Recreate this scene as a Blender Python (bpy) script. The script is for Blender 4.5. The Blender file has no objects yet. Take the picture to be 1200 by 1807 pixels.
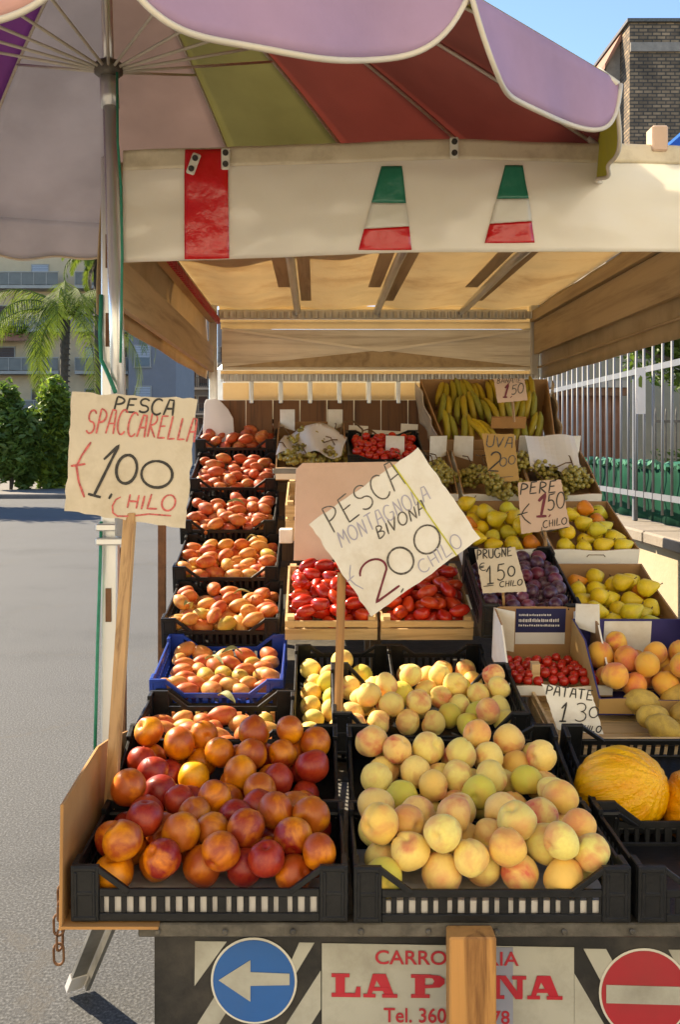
import bpy, bmesh, math, random
from mathutils import Vector, Matrix, Euler, noise as mnoise
R = math.radians
S = bpy.context.scene
COL = S.collection

# ------------------------------------------------------------------ camera, light, exposure
CAMZ = 1.65; F = 1700.0; CX = 557.0; CY = 785.0      # photograph pixels: focal length and vanishing point
cd = bpy.data.cameras.new('camera'); cam = bpy.data.objects.new('camera', cd); COL.objects.link(cam)
cam.location = (0, 0, CAMZ); cam.rotation_euler = (R(90), 0, 0)
cd.sensor_fit = 'VERTICAL'; cd.sensor_height = 36; cd.sensor_width = 24
cd.lens = 36*F/1807; cd.shift_x = 43/1807; cd.shift_y = -118.5/1807
cd.clip_start = .05; cd.clip_end = 3000
S.camera = cam
SUN_DIR = Vector((-1.0, .82, 1.0)).normalized()       # towards the sun: ahead and to the left
elev = math.asin(SUN_DIR.z); azim = math.atan2(SUN_DIR.x, SUN_DIR.y)
w = bpy.data.worlds.new('World'); S.world = w; w.use_nodes = True
nt = w.node_tree; bg = nt.nodes['Background']
sky = nt.nodes.new('ShaderNodeTexSky'); sky.sky_type = 'NISHITA'; sky.sun_disc = False
sky.sun_elevation = elev; sky.sun_rotation = azim; sky.dust_density = .1; sky.ozone_density = 5; sky.altitude = 2600; sky.air_density = .9
nt.links.new(sky.outputs[0], bg.inputs[0]); bg.inputs[1].default_value = .15
sl = bpy.data.lights.new('sun', 'SUN'); sl.energy = 4.5; sl.angle = R(.5); sl.color = (1, .93, .80)
so = bpy.data.objects.new('sun', sl); COL.objects.link(so); so.rotation_euler = SUN_DIR.to_track_quat('Z', 'Y').to_euler()
so.location = (-20, 15, 25)
S.view_settings.view_transform = 'Standard'; S.view_settings.look = 'None'; S.view_settings.gamma = 1
S.view_settings.exposure = 1.55
S.view_settings.use_white_balance = True; S.view_settings.white_balance_temperature = 7900; S.view_settings.white_balance_tint = 10
S.cycles.max_bounces = 8; S.cycles.diffuse_bounces = 4; S.cycles.transmission_bounces = 6; S.cycles.transparent_max_bounces = 12

def P(px, py, Y): return Vector(((px-CX)/F*Y, Y, CAMZ-(py-CY)/F*Y))

# ------------------------------------------------------------------ materials
def _tex(nt, kind, **kw):
    n = nt.nodes.new(kind)
    for k, v in kw.items():
        if k in n.inputs: n.inputs[k].default_value = v
        else: setattr(n, k, v)
    return n
def base_mat(name):
    m = bpy.data.materials.new(name); m.use_nodes = True
    return m, m.node_tree, m.node_tree.nodes['Principled BSDF']
def ramp(nt, fac, stops):
    r = nt.nodes.new('ShaderNodeValToRGB'); e = r.color_ramp.elements
    while len(e) < len(stops): e.new(.5)
    for i, (p, c) in enumerate(stops): e[i].position = p; e[i].color = (*c[:3], 1)
    nt.links.new(fac, r.inputs[0]); return r.outputs[0]
def mixc(nt, fac, a, b, mode='MIX'):
    n = nt.nodes.new('ShaderNodeMix'); n.data_type = 'RGBA'; n.blend_type = mode
    for i, v in ((0, fac), (6, a), (7, b)):
        if hasattr(v, 'is_output') or isinstance(v, bpy.types.NodeSocket): nt.links.new(v, n.inputs[i])
        else: n.inputs[i].default_value = v if i == 0 else (*v[:3], 1)
    return n.outputs[2]
def coords(nt, scale=(1, 1, 1), rnd=False):
    tc = nt.nodes.new('ShaderNodeTexCoord'); mp = nt.nodes.new('ShaderNodeMapping'); mp.inputs['Scale'].default_value = scale
    nt.links.new(tc.outputs['Object'], mp.inputs[0])
    if rnd:
        oi = nt.nodes.new('ShaderNodeObjectInfo'); v = nt.nodes.new('ShaderNodeCombineXYZ'); mu = nt.nodes.new('ShaderNodeMath'); mu.operation = 'MULTIPLY'; mu.inputs[1].default_value = 37
        nt.links.new(oi.outputs['Random'], mu.inputs[0])
        for i in range(3): nt.links.new(mu.outputs[0], v.inputs[i])
        nt.links.new(v.outputs[0], mp.inputs['Location'])
    return mp.outputs[0]
def mat(name, col, rough=.6, var=.15, scale=8, stretch=(1, 1, 1), bump=.0, bscale=60, metal=0, spec=.5, trans=0, tcol=None, dirt=None, dirtamt=.4, dscale=3, coat=0, bdist=.01, rnd=False, bdetail=5):
    m, nt, b = base_mat(name)
    co = coords(nt, stretch, rnd)
    n = _tex(nt, 'ShaderNodeTexNoise', Scale=scale, Detail=6, Roughness=.6); nt.links.new(co, n.inputs['Vector'])
    c = ramp(nt, n.outputs[0], [(.3, [max(0, x*(1-var)) for x in col]), (.7, [min(1, x*(1+var)) for x in col])])
    if dirt:
        d = _tex(nt, 'ShaderNodeTexNoise', Scale=dscale, Detail=9, Roughness=.7); nt.links.new(co, d.inputs['Vector'])
        f = ramp(nt, d.outputs[0], [(.48, (0, 0, 0)), (.72, (dirtamt,)*3)])
        c = mixc(nt, f, c, dirt)
    nt.links.new(c, b.inputs['Base Color'])
    b.inputs['Roughness'].default_value = rough; b.inputs['Metallic'].default_value = metal
    b.inputs['Specular IOR Level'].default_value = spec; b.inputs['Coat Weight'].default_value = coat
    if bump:
        bn = _tex(nt, 'ShaderNodeTexNoise', Scale=bscale, Detail=bdetail); nt.links.new(co, bn.inputs['Vector'])
        bp = nt.nodes.new('ShaderNodeBump'); bp.inputs['Strength'].default_value = bump; bp.inputs['Distance'].default_value = bdist
        nt.links.new(bn.outputs[0], bp.inputs['Height']); nt.links.new(bp.outputs[0], b.inputs['Normal'])
    if trans:
        t = nt.nodes.new('ShaderNodeBsdfTranslucent'); mx = nt.nodes.new('ShaderNodeMixShader'); mx.inputs[0].default_value = trans
        if tcol: t.inputs[0].default_value = (*tcol, 1)
        else: nt.links.new(c, t.inputs[0])
        out = nt.nodes['Material Output']; nt.links.new(b.outputs[0], mx.inputs[1]); nt.links.new(t.outputs[0], mx.inputs[2]); nt.links.new(mx.outputs[0], out.inputs[0])
    return m
def wood(name, col, dark, scale=30, axis=2, rough=.65):
    st = [1, 1, 1]; st[axis] = .06
    m, nt, b = base_mat(name); co = coords(nt, st, True)
    n = _tex(nt, 'ShaderNodeTexNoise', Scale=scale, Detail=8, Roughness=.65, Distortion=.6); nt.links.new(co, n.inputs['Vector'])
    c = ramp(nt, n.outputs[0], [(.32, dark), (.5, col), (.75, [min(1, x*1.2) for x in col])])
    n2 = _tex(nt, 'ShaderNodeTexNoise', Scale=2.5, Detail=4); nt.links.new(coords(nt, (1, 1, 1), True), n2.inputs['Vector'])
    f = ramp(nt, n2.outputs[0], [(.5, (0, 0, 0)), (.75, (.45,)*3)])
    c = mixc(nt, f, c, dark)
    nt.links.new(c, b.inputs['Base Color']); b.inputs['Roughness'].default_value = rough
    bp = nt.nodes.new('ShaderNodeBump'); bp.inputs['Strength'].default_value = .35; bp.inputs['Distance'].default_value = .003
    nt.links.new(n.outputs[0], bp.inputs['Height']); nt.links.new(bp.outputs[0], b.inputs['Normal'])
    return m
def fruit(name, blush, rough=.5, lo=.42, hi=.62, scale=1.1, speck=None, fuzz=0, spec=.5, bump=.05, bscale=30, streak=(1, 1, 1), sss=.06):
    """skin tint from the object's own colour, blush amount from its alpha"""
    m, nt, b = base_mat(name); oi = nt.nodes.new('ShaderNodeObjectInfo'); co = coords(nt, streak, True)
    n = _tex(nt, 'ShaderNodeTexNoise', Scale=scale, Detail=5, Roughness=.55, Distortion=.4); nt.links.new(co, n.inputs['Vector'])
    f = ramp(nt, n.outputs[0], [(lo, (0, 0, 0)), (hi, (1, 1, 1))])
    mu = nt.nodes.new('ShaderNodeMath'); mu.operation = 'MULTIPLY'; nt.links.new(f, mu.inputs[0]); nt.links.new(oi.outputs['Alpha'], mu.inputs[1])
    c = mixc(nt, mu.outputs[0], oi.outputs['Color'], blush)
    n2 = _tex(nt, 'ShaderNodeTexNoise', Scale=scale*9, Detail=6, Roughness=.7); nt.links.new(co, n2.inputs['Vector'])
    c = mixc(nt, ramp(nt, n2.outputs[0], [(.35, (.25,)*3), (.6, (0, 0, 0))]), c, speck or [x*.6 for x in blush])
    nt.links.new(c, b.inputs['Base Color']); b.inputs['Roughness'].default_value = rough; b.inputs['Specular IOR Level'].default_value = spec
    b.inputs['Sheen Weight'].default_value = fuzz; b.inputs['Sheen Roughness'].default_value = .4
    if sss:
        b.inputs['Subsurface Weight'].default_value = sss; b.inputs['Subsurface Radius'].default_value = (.01, .004, .002)
    bn = _tex(nt, 'ShaderNodeTexNoise', Scale=bscale, Detail=3); nt.links.new(co, bn.inputs['Vector'])
    bp = nt.nodes.new('ShaderNodeBump'); bp.inputs['Strength'].default_value = bump; bp.inputs['Distance'].default_value = .01
    nt.links.new(bn.outputs[0], bp.inputs['Height']); nt.links.new(bp.outputs[0], b.inputs['Normal'])
    return m

M = {}
M['black'] = mat('black_plastic', (.0065, .007, .008), .45, .3, 14, spec=.35, bump=.12, bscale=90, dirt=(.07, .065, .06), dirtamt=.12, dscale=9)
M['blue'] = mat('blue_plastic', (.01, .045, .30), .35, .2, 14, bump=.1, dirt=(.05, .07, .15), dirtamt=.4, dscale=9)
M['crate_wood'] = wood('pale_crate_wood', (.62, .43, .22), (.42, .26, .11), 40, 0)
M['stick_wood'] = wood('stick_wood', (.48, .28, .12), (.22, .11, .04), 60, 2)
M['prop_wood'] = wood('prop_wood', (.50, .24, .07), (.20, .08, .02), 30, 2)
M['panel_wood'] = wood('weathered_panel_wood', (.80, .74, .62), (.50, .42, .31), 22, 0)
M['beam_wood'] = wood('canopy_board_wood', (.44, .32, .18), (.28, .19, .10), 18, 1)
M['plank_wood'] = wood('dark_plank_wood', (.16, .07, .025), (.06, .024, .01), 26, 2)
M['rack_wood'] = wood('rack_wood', (.2, .13, .07), (.1, .06, .03), 20, 1)
M['board_white'] = mat('white_card', (.78, .74, .66), .7, .05, 5, dirt=(.45, .36, .24), dirtamt=.55, dscale=5, bump=.2, bscale=25)
M['card_brown'] = mat('brown_cardboard', (.36, .20, .085), .8, .12, 6, bump=.15, bscale=40, dirt=(.2, .1, .04), dirtamt=.3)
M['card_orange'] = mat('orange_cardboard', (.42, .21, .07), .8, .12, 5, bump=.15, bscale=30, dirt=(.2, .09, .03), dirtamt=.35)
M['card_beige'] = mat('beige_cardboard', (.60, .52, .40), .8, .07, 5, bump=.25, bscale=30, dirt=(.40, .32, .21), dirtamt=.6, dscale=7)
M['card_pink'] = mat('pale_pink_board', (.74, .53, .40), .75, .05, 4, bump=.1, bscale=20, dirt=(.5, .32, .2), dirtamt=.35)
M['card_pinkbrown'] = mat('pinkish_cardboard', (.60, .42, .31), .8, .08, 6, bump=.15, bscale=30)
M['card_ochre'] = mat('ochre_cardboard', (.45, .27, .09), .8, .1, 6, bump=.15, bscale=30)
M['paper'] = mat('white_paper', (.78, .75, .72), .75, .04, 6, bump=.25, bscale=14, trans=.25)
M['pink_paper'] = mat('pink_paper', (.80, .62, .58), .75, .04, 6, bump=.2, bscale=10)
M['violet'] = mat('violet_card', (.03, .025, .13), .55, .1, 6)
M['navy'] = mat('navy_print', (.012, .014, .07), .5, .1, 6)
M['wrap'] = mat('clear_wrap', (.5, .4, .28), .25, .1, 6, bump=.6, bscale=18, spec=.7)
M['ink'] = mat('black_marker', (.03, .026, .022), .6, .9, 160)
M['ink_faint'] = mat('worn_black_marker', (.11, .095, .08), .7, .9, 160)
M['ink_red'] = mat('red_marker', (.52, .11, .10), .65, .5, 160)
M['ink_dark_red'] = mat('dark_red_marker', (.16, .015, .03), .6, .3, 40)
M['ink_violet'] = mat('faint_violet_marker', (.40, .38, .46), .7, .15, 60)
M['ink_yellow'] = mat('yellow_tape', (.55, .52, .03), .5, .1, 20)
M['steel'] = mat('galvanised_steel', (.60, .60, .59), .30, .12, 6, (1, 1, .15), .12, 22, .65, bdist=.02)
M['pole'] = mat('aluminium_pole', (.68, .68, .67), .22, .08, 6, (1, 1, .1), .05, 22, .65)
M['rib'] = mat('cream_painted_rib', (.56, .51, .42), .5, .1, 8, bump=.05)
M['rust'] = mat('rusty_steel', (.16, .075, .035), .8, .3, 30, bump=.3, bscale=60)
M['dark_steel'] = mat('dirty_dark_steel', (.09, .08, .065), .5, .35, 16, bump=.3, bscale=40, metal=.3, dirt=(.25, .22, .17), dirtamt=.4, dscale=20)
M['grey_steel'] = mat('worn_grey_steel', (.22, .21, .19), .5, .3, 9, bump=.2, bscale=30, metal=.3)
M['rope'] = mat('green_cord', (.01, .20, .12), .6, .2, 40)
M['vinyl'] = mat('cream_vinyl', (.96, .93, .85), .16, .05, 2.2, (1, 1, 2.4), bump=.5, bscale=3.2, bdetail=1, coat=.4, dirt=(.72, .64, .50), dirtamt=.2, dscale=2.2, spec=.6, trans=.45, bdist=.05)
M['vinyl_strip'] = mat('cream_vinyl_seam', (.78, .69, .52), .4, .08, 4, bump=.15, bscale=20, dirt=(.3, .22, .12), dirtamt=.5, dscale=8, trans=.25)
M['vinyl_red'] = mat('red_vinyl', (.55, .01, .015), .22, .1, 4, bump=.3, bscale=11, spec=.7, bdist=.03)
M['vinyl_green'] = mat('green_vinyl', (.01, .16, .10), .28, .1, 4, bump=.25, bscale=12, spec=.6, bdist=.03)
M['vinyl_white'] = mat('white_vinyl', (.76, .73, .64), .28, .05, 4, bump=.2, bscale=9, trans=.2, bdist=.03)
M['roof'] = mat('ochre_roof_tarp', (.76, .63, .42), .55, .12, 2.5, bump=.3, bscale=5, dirt=(.36, .22, .10), dirtamt=.6, dscale=2.5, trans=.45, bdist=.09)
M['side'] = mat('brown_side_tarp', (.55, .41, .24), .55, .14, 2.5, bump=.25, bscale=6, dirt=(.25, .14, .05), dirtamt=.5, dscale=3, trans=.35, bdist=.04)
M['cream'] = mat('cream_back_tarp', (.84, .70, .46), .6, .1, 3, bump=.2, bscale=8, dirt=(.35, .22, .1), dirtamt=.4, trans=.4)
M['piping'] = mat('red_piping', (.35, .02, .03), .6, .2, 20)
M['board_black'] = mat('black_tail_board', (.010, .0095, .009), .6, .3, 8, bump=.1, dirt=(.12, .1, .08), dirtamt=.4, dscale=6)
M['board_plate'] = mat('dirty_white_plate', (.40, .39, .33), .5, .06, 4, dirt=(.2, .18, .14), dirtamt=.6, dscale=6)
M['sign_blue'] = mat('blue_sign_paint', (.008, .10, .34), .35, .1, 5, dirt=(.05, .1, .2), dirtamt=.4)
M['sign_red'] = mat('red_sign_paint', (.40, .025, .035), .35, .1, 5, dirt=(.2, .05, .04), dirtamt=.4)
M['letter_red'] = mat('red_letter_paint', (.42, .015, .03), .4, .1, 8)
M['tape_grey'] = mat('grey_cloth_strip', (.25, .26, .32), .7, .1, 6)
M['rubber'] = mat('black_rubber', (.02, .02, .02), .8, .2, 20)
M['stem'] = mat('brown_stem', (.13, .07, .025), .8, .3, 40)
M['leaf_dry'] = mat('dry_leaf', (.34, .33, .14), .7, .2, 20, trans=.2)
# ground
def ground_mat():
    m, nt, b = base_mat('asphalt'); co = coords(nt)
    a = _tex(nt, 'ShaderNodeTexNoise', Scale=100, Detail=4, Roughness=.6); nt.links.new(co, a.inputs['Vector'])
    c = ramp(nt, a.outputs[0], [(.3, (.018, .0185, .019)), (.5, (.050, .051, .052)), (.68, (.130, .130, .128))])
    p = _tex(nt, 'ShaderNodeTexNoise', Scale=.55, Detail=7, Roughness=.65); nt.links.new(co, p.inputs['Vector'])
    c = mixc(nt, 1.0, c, ramp(nt, p.outputs[0], [(.30, (.62, .63, .66)), (.45, (.95, .96, 1.0)), (.6, (1.05, 1.06, 1.10)), (.8, (1.2, 1.19, 1.18))]), 'MULTIPLY')
    v = _tex(nt, 'ShaderNodeTexVoronoi', Scale=.45, feature='DISTANCE_TO_EDGE')
    wn = _tex(nt, 'ShaderNodeTexNoise', Scale=1.6, Detail=8, Roughness=.7); nt.links.new(co, wn.inputs['Vector'])
    ad = nt.nodes.new('ShaderNodeVectorMath'); ad.operation = 'ADD'; nt.links.new(co, ad.inputs[0]); nt.links.new(wn.outputs[1], ad.inputs[1]); nt.links.new(ad.outputs[0], v.inputs['Vector'])
    cr = ramp(nt, v.outputs['Distance'], [(.0, (.75,)*3), (.016, (0, 0, 0))])
    c = mixc(nt, cr, c, (.06, .055, .05))
    nt.links.new(c, b.inputs['Base Color']); b.inputs['Roughness'].default_value = .85
    bp = nt.nodes.new('ShaderNodeBump'); bp.inputs['Strength'].default_value = .6; bp.inputs['Distance'].default_value = .008
    nt.links.new(a.outputs[0], bp.inputs['Height']); nt.links.new(bp.outputs[0], b.inputs['Normal'])
    return m
M['asphalt'] = ground_mat()
M['pavement'] = mat('pale_pavement', (.15, .135, .12), .85, .15, 3, bump=.2, dirt=(.2, .16, .13), dirtamt=.5)
M['concrete'] = mat('wall_concrete', (.24, .20, .16), .85, .15, 5, bump=.3, bscale=40, dirt=(.16, .13, .1), dirtamt=.6, dscale=4)
M['render'] = mat('cream_wall_render', (.40, .33, .22), .85, .08, 4, bump=.2, bscale=40, dirt=(.4, .3, .18), dirtamt=.35, dscale=3)
M['fence'] = mat('grey_fence_paint', (.15, .16, .18), .5, .1, 8, dirt=(.2, .17, .15), dirtamt=.3, dscale=14)
M['green_sheet'] = mat('green_plastic_sheet', (.003, .042, .024), .9, .45, 4, (1, 1, .2), .2, 16, spec=.1)
M['green_edge'] = mat('pale_green_sheet_edge', (.03, .16, .09), .5, .3, 10, bump=.3)
M['beige_wall'] = mat('beige_facade', (.56, .41, .245), .9, .08, 1.2, dirt=(.35, .28, .2), dirtamt=.3, dscale=.7)
M['grey_wall'] = mat('grey_blue_facade', (.20, .19, .19), .9, .08, 1.0, dirt=(.18, .19, .22), dirtamt=.3)
M['slab'] = mat('balcony_slab', (.34, .31, .26), .8, .1, 2)
M['rail_glass'] = mat('pale_balcony_panel', (.17, .165, .14), .8, .15, 1.5)
M['shutter'] = mat('brown_shutter', (.10, .055, .04), .6, .2, 6, (1, 1, 8))
M['shutter_white'] = mat('pale_shutter', (.42, .44, .48), .6, .1, 6, (1, 1, 8))
M['pane'] = mat('window_pane', (.05, .06, .07), .1, .2, 2)
M['terracotta'] = mat('terracotta_wall', (.28, .12, .07), .8, .2, 2)
def brick_mat():
    m, nt, b = base_mat('grey_block_wall'); tc = nt.nodes.new('ShaderNodeTexCoord')
    sx = nt.nodes.new('ShaderNodeSeparateXYZ'); cx = nt.nodes.new('ShaderNodeCombineXYZ'); ad = nt.nodes.new('ShaderNodeMath'); ad.operation = 'ADD'
    nt.links.new(tc.outputs['Object'], sx.inputs[0]); nt.links.new(sx.outputs[0], ad.inputs[0]); nt.links.new(sx.outputs[1], ad.inputs[1])
    nt.links.new(ad.outputs[0], cx.inputs[0]); nt.links.new(sx.outputs[2], cx.inputs[1])
    br = nt.nodes.new('ShaderNodeTexBrick'); br.inputs['Scale'].default_value = 1.0; br.inputs['Brick Width'].default_value = .30; br.inputs['Row Height'].default_value = .12
    br.inputs['Mortar Size'].default_value = .022; br.inputs['Color1'].default_value = (.29, .205, .125, 1); br.inputs['Color2'].default_value = (.12, .085, .055, 1); br.inputs['Mortar'].default_value = (.055, .048, .04, 1)
    nt.links.new(cx.outputs[0], br.inputs['Vector'])
    n = _tex(nt, 'ShaderNodeTexNoise', Scale=1.3, Detail=9, Roughness=.75); nt.links.new(tc.outputs['Object'], n.inputs['Vector'])
    c = mixc(nt, 1.0, br.outputs[0], ramp(nt, n.outputs[0], [(.35, (.55, .52, .5)), (.65, (1.3, 1.2, 1.1))]), 'MULTIPLY')
    nt.links.new(c, b.inputs['Base Color']); b.inputs['Roughness'].default_value = .9
    return m
M['block'] = brick_mat()
M['leaf'] = mat('green_leaf', (.19, .26, .03), .5, .45, 1.3, trans=.4, tcol=(.24, .34, .04), rnd=True)
M['leaf_dark'] = mat('dark_green_leaf', (.10, .165, .03), .5, .45, 1.3, trans=.35, tcol=(.13, .22, .03), rnd=True)
M['palm_leaf'] = mat('palm_leaf', (.085, .125, .02), .75, .4, 1.5, spec=.2, trans=.3, tcol=(.18, .25, .03))
M['dry_frond'] = mat('dry_frond', (.12, .075, .035), .8, .3, 3)
M['bark'] = mat('palm_bark', (.07, .055, .04), .9, .35, 9, bump=.5, bscale=14)

# ------------------------------------------------------------------ mesh helpers
class MB:
    def __init__(s): s.v = []; s.f = []; s.m = []
    def add(s, vs, fs, mi=0):
        o = len(s.v); s.v += [Vector(x) for x in vs]; s.f += [tuple(o+i for i in f) for f in fs]; s.m += [mi]*len(fs); return s
    def box(s, c, d, rot=None, mi=0):
        vs = [Vector((x*d[0]/2, y*d[1]/2, z*d[2]/2)) for x in (-1, 1) for y in (-1, 1) for z in (-1, 1)]
        if rot is not None: vs = [rot @ v for v in vs]
        return s.add([v+Vector(c) for v in vs], [(0, 1, 3, 2), (4, 6, 7, 5), (0, 4, 5, 1), (2, 3, 7, 6), (0, 2, 6, 4), (1, 5, 7, 3)], mi)
    def b2(s, a, b, mi=0):
        return s.box([(a[i]+b[i])/2 for i in range(3)], [abs(b[i]-a[i]) for i in range(3)], None, mi)
    def bar(s, p, q, w, h, mi=0):
        p, q = Vector(p), Vector(q); d = q-p
        return s.box((p+q)/2, (w, h, d.length), d.to_track_quat('Z', 'Y').to_matrix(), mi)
    def tube(s, pts, r, n=8, mi=0, cap=True):
        pts = [Vector(p) for p in pts]; rr = r if isinstance(r, (list, tuple)) else [r]*len(pts); vs = []; fs = []
        up = Vector((.123, .05, .99)) if abs((pts[-1]-pts[0]).normalized().z) < .9 else Vector((.99, .1, .05))
        for i, p in enumerate(pts):
            t = (pts[min(i+1, len(pts)-1)]-pts[max(i-1, 0)]).normalized(); a = t.cross(up).normalized(); b = t.cross(a)
            for k in range(n):
                th = 2*math.pi*k/n; vs.append(p+(a*math.cos(th)+b*math.sin(th))*rr[i])
        for i in range(len(pts)-1):
            for k in range(n): fs.append((i*n+k, i*n+(k+1) % n, (i+1)*n+(k+1) % n, (i+1)*n+k))
        if cap: fs += [tuple(range(n-1, -1, -1)), tuple(range((len(pts)-1)*n, len(pts)*n))]
        return s.add(vs, fs, mi)
    def prism(s, pts, d, mi=0):
        """planar polygon (list of Vectors) thickened along vector d"""
        n = len(pts); d = Vector(d); pts = [Vector(p) for p in pts]
        return s.add(pts+[p+d for p in pts], [tuple(range(n)), tuple(range(2*n-1, n-1, -1))]+[(i, i+n, (i+1) % n+n, (i+1) % n) for i in range(n)], mi)
    def grid(s, fn, nu, nv, mi=0):
        vs = [fn(i/nu, j/nv) for i in range(nu+1) for j in range(nv+1)]
        return s.add(vs, [(i*(nv+1)+j, (i+1)*(nv+1)+j, (i+1)*(nv+1)+j+1, i*(nv+1)+j+1) for i in range(nu) for j in range(nv)], mi)
    def sheet(s, fn, nu, nv, th, mi=0):
        """a grid with real thickness th (vector)"""
        th = Vector(th); top = [Vector(fn(i/nu, j/nv)) for i in range(nu+1) for j in range(nv+1)]; n = len(top); w = nv+1
        fs = [(i*w+j, (i+1)*w+j, (i+1)*w+j+1, i*w+j+1) for i in range(nu) for j in range(nv)]
        fs += [tuple(n+k for k in reversed(f)) for f in list(fs)]
        edge = [j for j in range(nv)]+[i*w+nv for i in range(nu)]+[nu*w+j for j in range(nv, 0, -1)]+[i*w for i in range(nu, 0, -1)]
        fs += [(edge[k], edge[(k+1) % len(edge)], n+edge[(k+1) % len(edge)], n+edge[k]) for k in range(len(edge))]
        return s.add(top+[p+th for p in top], fs, mi)
    def mesh(s, name, mats, smooth=False, bevel=0, recalc=True):
        me = bpy.data.meshes.new(name); me.from_pydata(s.v, [], s.f)
        mats = mats if isinstance(mats, (list, tuple)) else [mats]
        for m in mats: me.materials.append(m)
        me.polygons.foreach_set('material_index', s.m)
        if recalc or bevel:
            bm = bmesh.new(); bm.from_mesh(me)
            if recalc: bmesh.ops.recalc_face_normals(bm, faces=bm.faces)
            if bevel:
                ed = [e for e in bm.edges if len(e.link_faces) == 2 and e.calc_face_angle(0) > .6]
                bmesh.ops.bevel(bm, geom=ed, offset=bevel, segments=1, affect='EDGES', clamp_overlap=True)
            bm.to_mesh(me); bm.free()
        if smooth:
            me.polygons.foreach_set('use_smooth', [True]*len(me.polygons))
        me.update(); return me
    def build(s, name, mats, parent=None, smooth=False, bevel=0, recalc=True):
        return link(name, s.mesh(name, mats, smooth, bevel, recalc), parent)
def link(name, me, parent=None, loc=None):
    o = bpy.data.objects.new(name, me); COL.objects.link(o)
    if parent: o.parent = parent
    if loc is not None: o.location = loc
    return o
def tag(o, label, cat, group=None, kind=None):
    if label: o['label'] = label
    if cat: o['category'] = cat
    if group: o['group'] = group
    if kind: o['kind'] = kind
    return o
def thing(name, label, cat, loc=(0, 0, 0), rot=(0, 0, 0), group=None):
    o = link(name, None); o.location = loc; o.rotation_euler = rot; o.empty_display_size = .05
    return tag(o, label, cat, group)
def structure(o): o['kind'] = 'structure'; return o
def mtx(loc, rot): return Matrix.LocRotScale(Vector(loc), Euler(rot), None)

# ------------------------------------------------------------------ ground and background
rg = random.Random(5)
mb = MB(); mb.grid(lambda u, v: (-400+800*u, -60+900*v, 0), 40, 40); structure(mb.build('road', M['asphalt']))
mb = MB(); mb.b2((-26, 29.5, -.1), (-7.6, 60, .14)); structure(mb.build('pavement', M['pavement'], bevel=.03))
mb = MB(); mb.b2((2.02, 1.0, -.1), (40, 60, .05)); structure(mb.build('yard', M['pavement']))
# unseen house and paving added behind the camera to bounce warm sunlight onto the stall
M['stone'] = mat('pale_stone_paving', (.28, .26, .225), .85, .1, 3, bump=.2, dirt=(.18, .16, .13), dirtamt=.4)
M['facade_cream'] = mat('fill_bounce_cream_facade', (.80, .73, .60), .9, .05, 1, dirt=(.6, .52, .4), dirtamt=.3)
mb = MB(); mb.b2((-9, -7.4, -.1), (12, .9, .03)); structure(mb.build('added_fill_pavement', M['stone'], bevel=.01))
oh = thing('added_fill_house', 'cream house with green shutters, added unseen behind the viewer to bounce warm light', 'building', (0, 0, 0))
mb = MB(); mb.b2((-16, -17, 0), (18, -7.6, 11.5)); mb.build('wall', M['facade_cream'], oh)
for zz in (1.6, 5.2, 8.6):
    for xx in (-13, -8.5, -4, .5, 5, 9.5, 14):
        mb = MB(); mb.b2((xx-.5, -7.598, zz-.8), (xx+.5, -7.55, zz+.8)); mb.build('window_shutter', M['vinyl_green'] if False else M['leaf'], oh)
mb = MB(); mb.b2((-16.4, -17, 11.503), (18.4, -7.1, 11.8)); mb.build('roof', M['terracotta'], oh)

def leaf_cloud(rad, n, size, rng, cent=(0, 0, 0), shell=.55, mats=1, lumps=9):
    """many small folded leaves spread through an uneven crown made of overlapping clumps"""
    mb = MB(); cl = []
    for i in range(lumps):
        d = Vector((rng.gauss(0, 1), rng.gauss(0, 1), rng.gauss(0, 1))).normalized()*rng.uniform(.2, .72)
        cl.append((Vector((d.x*rad[0], d.y*rad[1], d.z*rad[2])), rng.uniform(.32, .55)))
    for i in range(n):
        c, k = rng.choice(cl); d = Vector((rng.gauss(0, 1), rng.gauss(0, 1), rng.gauss(0, 1))).normalized()*rng.uniform(shell, 1.05)
        p = Vector(cent)+c+Vector((d.x*rad[0], d.y*rad[1], d.z*rad[2]))*k
        q = Euler((rng.uniform(-1.1, 1.1), rng.uniform(-1.1, 1.1), rng.uniform(0, 6.28))).to_matrix(); s = size*rng.uniform(.6, 1.3)
        vs = [q @ Vector(v)*s+p for v in ((0, -1, 0), (.42, 0, .12), (0, 1, 0), (-.42, 0, .12))]
        mb.add(vs, [(0, 1, 2), (0, 2, 3)], rng.randrange(mats))
    return mb
def bush(px, Y, wpx, top, label, seed, mt='leaf', n=5200):
    rng = random.Random(seed); base = P(px, 785, Y); h = P(px, top, Y).z; w = wpx/F*Y/2
    t = thing('bush', label, 'bush', (base.x, Y, .14), group='bushes by the road')
    if seed == 2: rng.random()
    leaf_cloud((w*1.2, w*1.0, h*.62), n, .17, rng, (0, 0, h*.42), .45, 2, 18).build('foliage', [M[mt], M['leaf_dark']], t, recalc=False)
    st = MB()
    for k in range(5):
        a = rng.uniform(0, 6.28); st.tube([(0, 0, -.1), (.2*math.cos(a), .2*math.sin(a), h*.3), (w*.5*math.cos(a), w*.4*math.sin(a), h*.7)], [.05, .035, .015], 6)
    st.build('stem', M['bark'], t, True)
bush(18, 32.5, 96, 700, 'broad dark rounded bush nearest the left edge of the photo', 1, 'leaf_dark', 7500)
bush(92, 33.5, 84, 682, 'lighter green upright bush just left of the price sign for flat peaches', 2, 'leaf', 6500)
bush(172, 35.5, 90, 700, 'green bush hidden partly behind the price sign for flat peaches', 3, 'leaf', 4000)

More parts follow.
